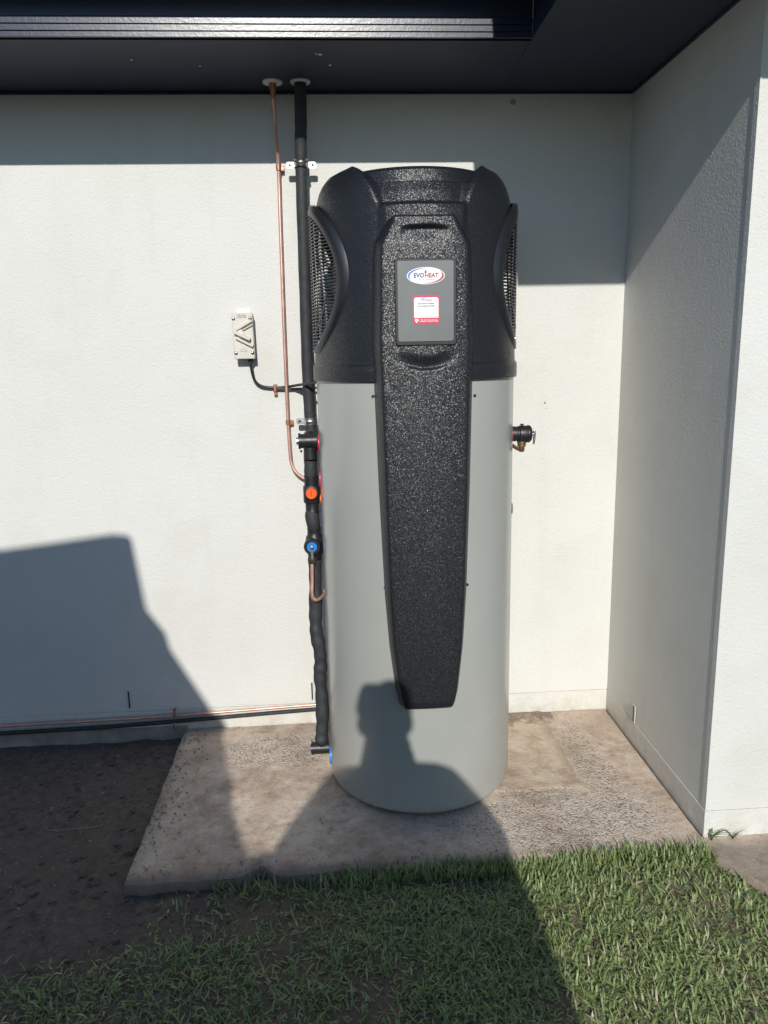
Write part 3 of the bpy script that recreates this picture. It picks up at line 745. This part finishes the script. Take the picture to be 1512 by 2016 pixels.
# brackets and clips
def saddle(x, z, yw, label, one_ear):
    s = thing('pipe_saddle', (x, 0, z), label, 'bracket', 'steel pipe saddles')
    R_ = .0235; cy = -.085; m = MB(); rows = []
    for k in range(25):
        a = rad(-25+230*k/24); rows.append([(x+R_*math.cos(a)*1.0, cy-R_*math.sin(a), z-.012), (x+R_*math.cos(a), cy-R_*math.sin(a), z+.012)])
    m.grid(rows)
    for dz in (-.0115, 0.0115):
        m.tube([((r[0][0]-x)*1.03+x, (r[0][1]-cy)*1.03+cy, z+dz) for r in rows], .0018, 6)
    m.tube([((r[0][0]-x)*1.02+x, (r[0][1]-cy)*1.02+cy, z) for r in rows], .0022, 6)
    o = m.build('band', M['zinc'], s, recalc=False); md = o.modifiers.new('t', 'SOLIDIFY'); md.thickness = .0015
    for sg in ((-1,) if one_ear else (-1, 1)):
        x0 = x+sg*.022; x1 = x+sg*.052
        e = MB().prism(rrect((x0+x1)/2, z, abs(x1-x0), .022, .006), -.066, -.063).build('ear', M['zinc'], s, bevel=.0008)
        MB().rev((x+sg*.040, -.0662, z), (0, -1, 0), [(0, .0048), (.0012, .0046), (.0012, .002)], 14).build('bolt_hole', M['black_valve'], e)
    MB().rev((x, -.062, z), (0, 1, 0), [(0, .006), (.062, .006)], 12).build('stand_off', M['zinc'], s)
    return s
saddle(-1.199, 2.146, 0, 'zinc saddle bracket clamping the lagged pipe up by the eave shadow', False)
saddle(-1.203, 1.254, 0, 'zinc saddle bracket just above the hot outlet elbow', True)
def pclip(x, z, label, y=-.026):
    s = thing('copper_clip', (x, 0, z), label, 'clip', 'copper pipe clips')
    m = MB().rev((x, y, z-.009), (0, 0, 1), [(0, .0068), (0, .0088), (.018, .0088), (.018, .0068)], 18)
    m.build('band', M['copper_dull'], s)
    MB().box(x+.005, x+.019, -.024, -.0005, z-.009, z+.007).build('tab', M['copper_dull'], s, bevel=.001)
    MB().rev((x+.014, -.024, z-.001), (0, -1, 0), [(0, .0035), (.0015, .003)], 10).build('screw', M['brass'], s)
pclip(-1.281, 2.146, 'copper clip on the thin pipe at the eave shadow line', -.030)
pclip(-1.289, 1.247, 'copper clip low on the thin pipe beside the hot outlet')
cc = thing('cable_clip', (-1.332, 0, 1.375), 'copper saddle clip holding the black power cable to the wall', 'clip')
MB().box(-1.3385, -1.3255, -.024, -.0005, 1.362, 1.390).build('strap', M['copper_dull'], cc, bevel=.003)
MB().rev((-1.331, -.001, 1.352), (0, -1, 0), [(0, .007), (.010, .007), (.012, .005)], 14).build('screw', M['ink_grey'], cc)
MB().box(-1.337, -1.327, -.020, -.0005, 1.350, 1.362).build('tab', M['copper_dull'], cc)
def flange(x, y, r, label):
    s = MB().rev((x, y, H-.0005), (0, 0, -1), [(0, .034), (.003, .034), (.006, .031), (.006, r)], 36).build('ceiling_flange', M['flange'])
    tag(s, label, 'flange', 'round flanges under the eave')
flange(-1.283, -.109, .012, 'round white flange where the thin copper pipe enters the eave')
flange(-1.190, -.109, .018, 'round white flange where the lagged pipe enters the eave')

# isolator switch, its cable
sw = thing('isolator_switch', (-1.43, -.03, 1.48), 'beige weatherproof isolator switch with a slanted lever on the wall', 'switch')
sx0, sx1, sz0, sz1 = -1.4705, -1.3965, 1.486, 1.651
tl_ = lambda z: (z-sz0)*.02*-1
def swp(poly): return [(x-(z-sz0)*.012, z) for x, z in poly]
MB().prism(swp([(sx0+.004, sz0+.004), (sx1-.002, sz0+.004), (sx1-.002, sz1-.003), (sx0+.004, sz1-.003)]), -.046, -.0005).build('base', M['switch_side'], sw, bevel=.003)
cov = MB().prism(swp([(sx0, sz0), (sx1, sz0), (sx1, sz1), (sx0, sz1)]), -.062, -.0465).build('cover', M['switch'], sw, bevel=.003)
zc = 1.586
def bar(a, b, w, y0, y1, nm, mt):
    a = Vector(a); b = Vector(b); d = (b-a).normalized(); n = Vector((-d.y, d.x))*w
    return MB().prism([tuple(a+n), tuple(a-n), tuple(b-n), tuple(b+n)], y0, y1).build(nm, M[mt], cov if nm != 'lever' else sw, bevel=.0012)
bar((sx0+.012, zc+.004), (sx1-.004, zc+.036), .0042, -.075, -.0622, 'ridge', 'switch')
bar((sx0+.030, zc+.000), (sx1-.002, zc+.022), .0022, -.071, -.0622, 'ridge', 'switch')
bar((sx0+.010, zc-.024), (sx1-.004, zc-.055), .0042, -.075, -.0622, 'ridge', 'switch')
bar((sx0+.006, zc-.004), (sx1-.012, zc-.031), .0050, -.084, -.0660, 'lever', 'switch')
MB().rev((sx0+.024, -.062, zc-.010), (0, -1, 0), [(0, .017), (.005, .017), (.006, .015), (.006, .001)], 30).build('dial', M['switch'], sw)
for x, z in ((sx0+.006, sz1-.020), (sx1-.008, sz1-.020), (sx0+.007, sz0+.022), (sx1-.007, sz0+.022)):
    MB().rev((x-(z-sz0)*.012, -.0622, z), (0, -1, 0), [(0, .0062), (.004, .0058), (.0062, .0035), (.0065, .0005)], 16).build('screw', M['steel'], cov)
pr = MB()
for r_ in range(2):
    for k in range(11):
        if (k*7+r_*3) % 5 == 0: continue
        x = sx0+.016+k*.0034; pr.box(x, x+.0026, -.0626, -.0619, sz1-.0125-r_*.0065, sz1-.0075-r_*.0065)
pr.build('printed_marking', M['ink_grey'], cov)
pr = MB()
for k in range(6): pr.box(sx0+.020+k*.0050, sx0+.0225+k*.0050, -.0626, -.0619, sz0+.026, sz0+.031)
pr.box(sx0+.024, sx0+.044, -.0626, -.0619, sz0+.0355, sz0+.0365)
pr.build('printed_marking', M['ink_grey'], cov)
MB().rev((sx1-.020, -.030, sz0+.004), (0, 0, -1), [(0, .013), (.012, .013), (.012, .0105), (.020, .0105), (.022, .008)], 20).build('cable_gland', M['black_valve'], sw)
tag(MB().box(-1.4585, -1.409, -.004, -.0002, 1.652, 1.666).build('sealant_smear', M['sealant'], bevel=.0015), 'smear of clear sealant on the wall just above the isolator switch', 'sealant')
cb = thing('power_cable', (-1.35, -.03, 1.38), 'black power cable looping from the isolator switch to the heater', 'cable')
p = spline([(sx1-.020, -.030, 1.470), (-1.414, -.028, 1.440), (-1.405, -.022, 1.405), (-1.380, -.018, 1.384), (-1.332, -.016, 1.3775), (-1.285, -.020, 1.380), (-1.24, -.07, 1.388), (-1.20, -.145, 1.395), (-1.168, -.19, 1.402)], 8)
MB().tube(p, .0052, 12).build('sheath', M['cable'], cb)
p = spline([(-1.332, -.016, 1.3725), (-1.285, -.016, 1.371), (-1.235, -.02, 1.372), (-1.20, -.04, 1.374), (-1.10, -.05, 1.38)], 8)
MB().tube(p, .0044, 12).build('sheath', M['cable'], cb)

# relief valve on the right
rv = thing('relief_valve', (-.49, -.44, 1.2), 'black relief valve with brass outlet on the right side of the tank', 'valve')
rp = tank_pt(79, 1.228); ra = Vector((1, -.06, -.02)).normalized()
MB().rev(rp, ra, [(-.004, .025), (.010, .025), (.011, .023), (.014, .023), (.015, .026), (.019, .026), (.020, .024), (.022, .0275), (.046, .0275), (.048, .029), (.054, .029), (.058, .026), (.062, .020), (.063, .004)], 32).build('body', M['black_valve'], rv)
q = rp+ra*.034
MB().rev(q+Vector((-.004, 0, .024)), (0, 0, 1), [(0, .004), (.006, .004), (.006, .0075), (.009, .0075)], 12).build('test_tab', M['black_valve'], rv)
MB().tube([rp+ra*.060, rp+ra*.071], .004, 10).build('lever_pin', M['zinc'], rv)
a = rp+ra*.071
MB().tube(spline([a+Vector((0, 0, .010)), a+Vector((.001, 0, -.008)), a+Vector((-.001, 0, -.034))], 4), [.0045, .005, .005, .0046, .0044, .004, .0038, .0036, .003], 10).build('lever', M['zinc'], rv)
b = rp+ra*.030+Vector((0, 0, -.024))
MB().rev(b, (0, 0, -1), [(0, .015), (.009, .015), (.009, .013), (.012, .013), (.012, .0145), (.017, .0145), (.017, .010), (.030, .010), (.034, .009), (.036, .006)], 20).build('outlet', M['brass'], rv)
MB().tube(spline([b+Vector((0, 0, -.028)), b+Vector((-.012, .01, -.026)), b+Vector((-.03, .06, -.012)), b+Vector((-.05, .13, -.01))], 6), .006, 12).build('drain_tube', M['copper_dull'], rv)

# ------------------------------------------------------------------ lawn, litter, weeds
def lawn(name, spots, lo, hi, wlo, whi, label, cat, flat=.55, lean=1.35):
    n = len(spots); S = 5
    P = np.array(spots); ang = nrng.uniform(0, 2*np.pi, n); ln = lo+(hi-lo)*nrng.beta(1.3, 2.2, n); wd = nrng.uniform(wlo, whi, n)
    lean0 = nrng.uniform(.15, lean, n); bend = nrng.uniform(.2, 1.5, n)*flat*1.5
    d = np.stack([np.cos(ang), np.sin(ang)], 1); sd = np.stack([-np.sin(ang), np.cos(ang)], 1)
    tint = np.clip(nrng.normal(.42, .17, n), 0, .86); dry = nrng.random(n) < .06; tint[dry] = nrng.uniform(.9, 1, dry.sum())
    V = np.zeros((n, S, 2, 3)); x = np.zeros(n); z = np.zeros(n); th = lean0.copy()
    tw = nrng.uniform(-.6, .6, n)
    for k in range(S):
        f = k/(S-1); w = wd*(1-f**2.2*.93)*.5*(.75+.5*min(1, f*3))
        c = np.stack([P[:, 0]+d[:, 0]*x, P[:, 1]+d[:, 1]*x, P[:, 2]+z], 1)
        off = np.stack([sd[:, 0]*w, sd[:, 1]*w, w*tw*.6], 1)
        V[:, k, 0] = c-off; V[:, k, 1] = c+off
        V[:, k, 0, 2] += 0; st = ln/(S-1)
        x = x+np.sin(th)*st; z = z+np.cos(th)*st; th = np.minimum(th+bend/(S-1), 2.0)
    floor = P[:, 2][:, None, None]+.002
    V[..., 2] = np.maximum(V[..., 2], floor)
    base = (np.arange(n)*S*2)[:, None]
    quads = np.array([[2*k, 2*k+1, 2*k+3, 2*k+2] for k in range(S-1)])
    F = (base[:, :, None]+quads[None]).reshape(-1, 4)
    me = bpy.data.meshes.new(name); nv = n*S*2
    me.vertices.add(nv); me.vertices.foreach_set('co', V.reshape(-1))
    me.loops.add(F.size); me.loops.foreach_set('vertex_index', F.reshape(-1).astype(np.int32))
    me.polygons.add(len(F)); me.polygons.foreach_set('loop_start', np.arange(0, F.size, 4, dtype=np.int32))
    me.update(calc_edges=True); me.validate()
    at = me.attributes.new('tint', 'FLOAT', 'POINT'); at.data.foreach_set('value', np.repeat(tint, S*2).astype(np.float32))
    me.polygons.foreach_set('use_smooth', [True]*len(me.polygons))
    me.materials.append(M['grass']); o = bpy.data.objects.new(name, me); C.objects.link(o)
    return tag(o, label, cat, kind='stuff')

def lawn_density(x, y):
    if x > -.01 and y > -.985-.17*min(1, max(0, (x+.01)/.085)): return 0
    edge = -.940 + .018*smooth(-1.0, -.5, x) + .008*mnoise.noise(Vector((x*8, 0, 0)))
    if y > edge: return 0
    d = 1.0
    # the lawn thins out into bare soil on the left
    b = -1.47 - .22*smooth(-1.0, -1.45, -(-y)) if False else -1.52 + .10*mnoise.noise(Vector((y*3, 1, 0)))
    b -= .85*smooth(1.08, 1.34, -y)
    d *= smooth(b-.50, b+.42, x)**2.4
    d *= .72+.7*mnoise.noise(Vector((x*4.2, y*4.2, 6)))+.5*mnoise.noise(Vector((x*13, y*13, 2)))
    d *= .42+.58*smooth(-1.35, -.55, x)
    return max(0, min(1, d))
spots = []
while len(spots) < 62000:
    x = rng.uniform(-2.6, .9); y = rng.uniform(-2.0, -.90)
    if rng.random() < lawn_density(x, y): spots.append((x, y, gz(x, y)-.002))
lawn('lawn', spots, .012, .046, .0026, .0058, 'coarse green lawn in front of the concrete slab', 'grass', .75)
spots = []
while len(spots) < 26000:
    x = rng.uniform(-4.5, 4); y = rng.uniform(-3.4, -1.1)
    if -2.6 < x < .9 and y > -2.0: continue
    if y > -1.25 and x > 0: continue
    if rng.random() < lawn_density(x, y): spots.append((x, y, gz(x, y)-.002))
lawn('outer_lawn', spots, .035, .08, .004, .007, 'coarse green lawn beyond the near strip', 'grass', .7)
# a fringe that leans over the slab edge
spots = []
while len(spots) < 1900:
    x = rng.uniform(-1.5, -.02); y = rng.uniform(-.985, -.925)
    if rng.random() < .15+.85*smooth(-1.25, -.75, x): spots.append((x, y, gz(x, y)))
lawn('lawn_fringe', spots, .035, .065, .0038, .0065, 'longer grass blades fringing the front of the slab', 'grass', .3, .6)

# straw, twigs and grit scattered over the bare soil
def litter(name, n, mat, label, maker, box):
    m = MB()
    for _ in range(n):
        x = rng.uniform(*box[:2]); y = rng.uniform(*box[2:]); 
        if x > -1.78 and y > -.95: continue
        maker(m, x, y, gz(x, y))
    return tag(m.build(name, M[mat], recalc=False, origin=False), label, 'litter', kind='stuff')
def mk_straw(m, x, y, z):
    a = rng.uniform(0, 6.28); L = rng.uniform(.008, .032); b = a+rng.uniform(-.5, .5); r = rng.uniform(.0004, .0009)
    m.tube([(x, y, z+.002), (x+math.cos(a)*L*.5, y+math.sin(a)*L*.5, z+.004+rng.random()*.006), (x+math.cos(a)*L*.5+math.cos(b)*L*.5, y+math.sin(a)*L*.5+math.sin(b)*L*.5, z+.003)], r, 4)
def mk_grit(m, x, y, z):
    r = rng.uniform(.0012, .0048)
    vs_ = [(x+r*rng.uniform(.7, 1.3)*dx, y+r*rng.uniform(.7, 1.3)*dy, z+.001+r*rng.uniform(.6, 1)*dz) for dx, dy, dz in ((1,0,0),(-1,0,0),(0,1,0),(0,-1,0),(0,0,1),(0,0,-1))]
    m.add(vs_, [(0,2,4),(2,1,4),(1,3,4),(3,0,4),(2,0,5),(1,2,5),(3,1,5),(0,3,5)])
litter('straw_litter', 420, 'straw', 'dry straw and grass clippings on the bare soil', mk_straw, (-3.0, -1.3, -1.9, -.05))
litter('grit', 900, 'pebble', 'pale grit scattered over the bare soil', mk_grit, (-3.0, -1.4, -1.9, -.04))
def mk_clod(m, x, y, z):
    r = .003+.014*rng.random()**2.5; b = len(m.v)
    bm = bmesh.new(); bmesh.ops.create_icosphere(bm, subdivisions=1, radius=r)
    for v in bm.verts: v.co *= rng.uniform(.7, 1.2); v.co.z *= .6
    m.add([(v.co.x+x, v.co.y+y, v.co.z+z) for v in bm.verts], [tuple(q.index for q in f.verts) for f in bm.faces]); bm.free()
litter('soil_clods', 1500, 'ground', 'dark crumbly clods of soil along the bare bed', mk_clod, (-3.0, -1.45, -1.7, -.03))
def crumbs():
    m = MB()
    for _ in range(520):
        if rng.random() < .5: x = -1.765+abs(rng.gauss(0, .05)); y = rng.uniform(-.92, -.02)
        elif rng.random() < .6: x = rng.uniform(-1.7, -.1); y = -.925+abs(rng.gauss(0, .03))
        else: x = rng.uniform(-1.7, -.02); y = rng.uniform(-.92, -.01)
        mk_grit(m, x, y, .002)
    tag(m.build('dirt_crumbs', M['pebble'], recalc=False, origin=False), 'crumbs of dirt scattered over the concrete slab', 'litter', kind='stuff')
crumbs()
tag(MB().tube(spline([(-2.13, -.575, -.045), (-2.10, -.60, -.040), (-2.02, -.60, -.038), (-1.95, -.59, -.040), (-1.925, -.55, -.042), (-1.93, -.51, -.044)], 6), .0015, 6).build('dry_twig', M['straw']), 'long bent dry twig lying on the dark bare soil', 'twig')

def weed(x, y, z, n, L, label):
    w = thing('weed', (x, y, z), label, 'weed')
    for k in range(n):
        a = rng.uniform(0, 6.28); l = L*rng.uniform(.6, 1.1); wd = .003; rows = []
        for i in range(6):
            f = i/5; h = l*(f*.8-.25*f*f); d = l*f*f*.8; ww = wd*(1-f**2)+.0003
            c = Vector((x+math.cos(a)*d, y+math.sin(a)*d, z+h)); s_ = Vector((-math.sin(a), math.cos(a), 0))*ww
            rows.append([c-s_, c+s_])
        MB().grid(rows).build('blade', M['leaf'], w, recalc=False)
weed(.015, -.895, -.004, 9, .075, 'small tuft of weed growing at the foot of the wall corner')
weed(.085, -.892, -.006, 6, .05, 'tiny weed sprout by the front wall, right of the corner tuft')

# ------------------------------------------------------------------ out of view, behind the camera: whoever and whatever throws the shadows
VY0, VY1 = -5.45, -3.55
van = thing('parked_van', (-3.3, -4.5, -.05), 'white high roof van parked on the lawn behind, throwing the left shadow', 'van')
prof = [(-6.3, .30), (-6.42, .9), (-6.40, 2.30), (-6.25, 2.46), (-4.5, 2.52), (-2.62, 2.535), (-2.41, 2.558), (-2.20, 2.583), (-2.125, 2.575), (-2.12, 2.50), (-2.11, 2.30), (-2.025, 2.17), (-1.99, 2.0), (-1.945, 1.82), (-1.928, 1.72), (-1.90, 1.65), (-1.85, 1.615), (-1.80, 1.600), (-1.73, 1.585), (-1.705, 1.55), (-1.675, 1.47), (-1.62, 1.39), (-1.58, 1.34), (-1.20, 1.37), (-.86, 1.35), (-.775, 1.30), (-.735, 1.18), (-.705, 1.0), (-.69, .7), (-.69, .36), (-.95, .26)]
MB().prism(prof, VY0, VY1).build('body', M['van'], van, bevel=.02)
for y0, y1 in ((VY1, VY1+.006), (VY0-.006, VY0)):
    MB().prism([(-2.9, 1.50), (-1.78, 1.50), (-2.05, 2.02), (-2.12, 2.14), (-2.9, 2.14)], y0, y1).build('window', M['glass'], van)
MB().add([(-1.585, VY0+.1, 1.33), (-1.585, VY1-.1, 1.33), (-2.09, VY1-.1, 2.28), (-2.09, VY0+.1, 2.28)], [(0, 1, 2, 3)]).build('windscreen', M['glass'], van, recalc=False)
for x in (-1.65, -5.3):
    for y, s_ in ((VY1-.12, 1), (VY0+.12, -1)):
        t = MB().rev((x, y-s_*.11, .29), (0, s_, 0), [(0, .20), (0, .31), (.03, .335), (.19, .335), (.225, .31), (.225, .20)], 36).build('wheel', M['rubber'], van)
        MB().rev((x, y+s_*.10, .29), (0, s_, 0), [(-.05, .20), (.012, .195), (.016, .06), (.022, .05), (.022, .001)], 28).build('rim', M['rim'], t)
for y in (VY1-.28, VY0+.28):
    MB().prism([(-.79, .92), (-.698, .90), (-.718, 1.08), (-.80, 1.12)], y-.13, y+.13).build('headlight', M['lamp'], van)
# mirror on a looped arm
mi = MB().tube(spline([(-1.94, VY1-.02, 1.775), (-1.87, VY1+.02, 1.785), (-1.825, VY1+.02, 1.755), (-1.815, VY1+.02, 1.70), (-1.815, VY1+.01, 1.65), (-1.82, VY1-.02, 1.60)], 6), .010, 8).build('mirror_arm', M['black_valve'], van)
MB().prism(rrect(-1.80, 1.56, .05, .10, .015), VY1+.025, VY1+.13).build('mirror', M['black_valve'], mi)

def person():
    root = thing('person', (-1.10, -3.22, -.04), 'person in dark work clothes holding up a phone, throwing the shadow on the tank', 'person')
    pts = {}; rs = []; V = []; E = []
    def v(k, co, r, par=None):
        pts[k] = len(V); V.append(co); rs.append(r)
        if par is not None: E.append((pts[par], pts[k]))
    Y = -3.22
    v('pelvis', (-1.10, Y, .90), (.175, .12)); v('waist', (-1.10, Y, 1.04), (.19, .12), 'pelvis'); v('chest', (-1.105, Y, 1.20), (.215, .13), 'waist')
    v('upper', (-1.11, Y, 1.32), (.17, .10), 'chest'); v('neck', (-1.115, Y+.01, 1.405), (.066, .06), 'upper'); v('nk2', (-1.124, Y+.025, 1.47), (.066, .066), 'neck'); v('nk3', (-1.127, Y+.03, 1.54), (.066, .07), 'nk2')
    for s, n in ((-1, 'l'), (1, 'r')):
        x = -1.11
        v('sh'+n, (x+s*.175, Y, 1.345), (.075, .065), 'upper')
        v('ua'+n, (x+s*.245, Y+.02, 1.235), (.090, .070), 'sh'+n)
        v('el'+n, (x+s*.325, Y+.06, 1.10), (.085, .060), 'ua'+n)
        v('fa'+n, (x+s*.20, Y+.17, 1.18), (.042, .040), 'el'+n)
        v('wr'+n, (x+s*.075, Y+.235, 1.285), (.029, .026), 'fa'+n)
        v('pa'+n, (x+s*.062, Y+.245, 1.345), (.036, .018), 'wr'+n)
        for i in range(4):
            z = 1.345+.018*i
            v('f%da%s' % (i, n), (x+s*.058, Y+.255, z+.012), (.010, .010), 'pa'+n)
            v('f%db%s' % (i, n), (x+s*.044, Y+.285-.003*i, z+.020), (.009, .009), 'f%da%s' % (i, n))
            v('f%dc%s' % (i, n), (x+s*(.018+.002*i), Y+.287, z+.020), (.008, .008), 'f%db%s' % (i, n))
        v('ta'+n, (x+s*.045, Y+.225, 1.375), (.011, .011), 'pa'+n); v('tb'+n, (x+s*.022, Y+.228, 1.41), (.009, .009), 'ta'+n)
        v('hp'+n, (x+.01+s*.09, Y, .84), (.10, .10), 'pelvis'); v('kn'+n, (x+.01+s*.11, Y+.02, .48), (.062, .062), 'hp'+n)
        v('an'+n, (x+.01+s*.125, Y-.02, .08), (.042, .045), 'kn'+n); v('to'+n, (x+.01+s*.145, Y+.13, -.005), (.042, .03), 'an'+n)
    me = bpy.data.meshes.new('body'); me.from_pydata(V, E, []); o = bpy.data.objects.new('body', me); C.objects.link(o)
    sk = o.modifiers.new('skin', 'SKIN'); sk.use_smooth_shade = True
    for i, r in enumerate(rs): me.skin_vertices[0].data[i].radius = r; me.skin_vertices[0].data[i].use_root = (i == 0)
    sb = o.modifiers.new('sub', 'SUBSURF'); sb.levels = 1; sb.render_levels = 1
    dg = bpy.context.evaluated_depsgraph_get(); em = bpy.data.meshes.new_from_object(o.evaluated_get(dg))
    bpy.data.objects.remove(o); bpy.data.meshes.remove(me)
    body = MB(); body.add([q.co.copy() for q in em.vertices], [tuple(p.vertices) for p in em.polygons])
    # head: egg with brow, nose, chin and ears
    hc = Vector((-1.128, Y+.03, 1.568)); rows = []
    for j in range(19):
        a = -math.pi/2+math.pi*j/18; r_ = []
        for i in range(28):
            b = 2*math.pi*i/28; z = math.sin(a)
            w = .080*(1-.10*max(0, -z)); d = .098*(1-.12*max(0, -z))
            x = w*math.cos(a)*math.sin(b); y = d*math.cos(a)*math.cos(b); zz = .118*z
            if abs(b) < .3 or b > 2*math.pi-.3:
                if -.45 < z < .1: y += .022*math.exp(-((z+.22)/.14)**2)*math.exp(-(math.sin(b)/.13)**2)
                if .15 < z < .4: y += .005
            for eb in (.45, 2*math.pi-.45):
                y -= .010*math.exp(-((b-eb)/.2)**2)*math.exp(-((z-.05)/.12)**2)
            y -= .006*math.exp(-((z+.50)/.05)**2)*max(0, math.cos(b))**6
            r_.append((hc.x+x, hc.y+y, hc.z+zz))
        rows.append(r_)
    body.grid(rows, True)
    for s in (-1, 1):
        body.rev((hc.x+s*.072, hc.y-.005, hc.z-.01), (s, -.4, 0), [(0, .026), (.008, .030), (.012, .024), (.006, .012)], 14)
    b = body.build('body', M['skin'], root, recalc=True, sharp=180)
    hair = MB(); rows = []
    for j in range(10):
        a = rad(8)+(math.pi/2-rad(8))*j/9; rows.append([(hc.x-.004+.092*math.cos(a)**.45*math.sin(t), hc.y-.008+.106*math.cos(a)*math.cos(t), hc.z+.012+.120*math.sin(a)**.75+.008*math.sin(3*t+a*5)) for t in (2*math.pi*i/28 for i in range(28))])
    hair.grid(rows, True).build('hair', M['hair'], root)
    # clothes as slightly larger sleeves of the same body: shirt, trousers, boots
    for nm, mt, test in (('shirt', 'shirt', lambda c: .93 < c.z < 1.42 and not (abs(c.x+1.11) < .14 and c.y > Y+.19)), ('trousers', 'trousers', lambda c: .10 < c.z <= .96), ('boot', 'shoe', lambda c: c.z <= .13 and c.x < -1.1), ('boot', 'shoe', lambda c: c.z <= .13 and c.x >= -1.1)):
        mb = MB(); vs_ = [q.co+q.normal*.007 for q in em.vertices]
        fs = [tuple(p.vertices) for p in em.polygons if test(p.center)]
        mb.add(vs_, fs); used = sorted({i for f in fs for i in f}); mp = {k: i for i, k in enumerate(used)}
        mb2 = MB(); mb2.add([vs_[k] for k in used], [tuple(mp[i] for i in f) for f in fs]); mb2.build(nm, M[mt], root, recalc=False, sharp=180)
    bpy.data.meshes.remove(em)
person()
ph = MB(); cc_ = CAM-f2*.014-u3*.052
for P0, w, h, t in ((cc_, .0385, .078, .0045),):
    ph.add([cc_+r3*sx*w+u3*sz*h+f2*sy*t for sx in (-1, 1) for sz in (-1, 1) for sy in (-1, 1)], [(0, 1, 3, 2), (4, 6, 7, 5), (0, 4, 5, 1), (2, 3, 7, 6), (0, 2, 6, 4), (1, 5, 7, 3)])
phone = thing('phone', tuple(cc_), 'dark phone held upright in both hands', 'phone')
ph.build('case', M['phone'], phone, bevel=.003)
lens = MB().rev(cc_+u3*.052+f2*.0045, f2, [(0, .007), (.0015, .007), (.0015, .005)], 16); lens.build('lens_ring', M['steel'], phone)
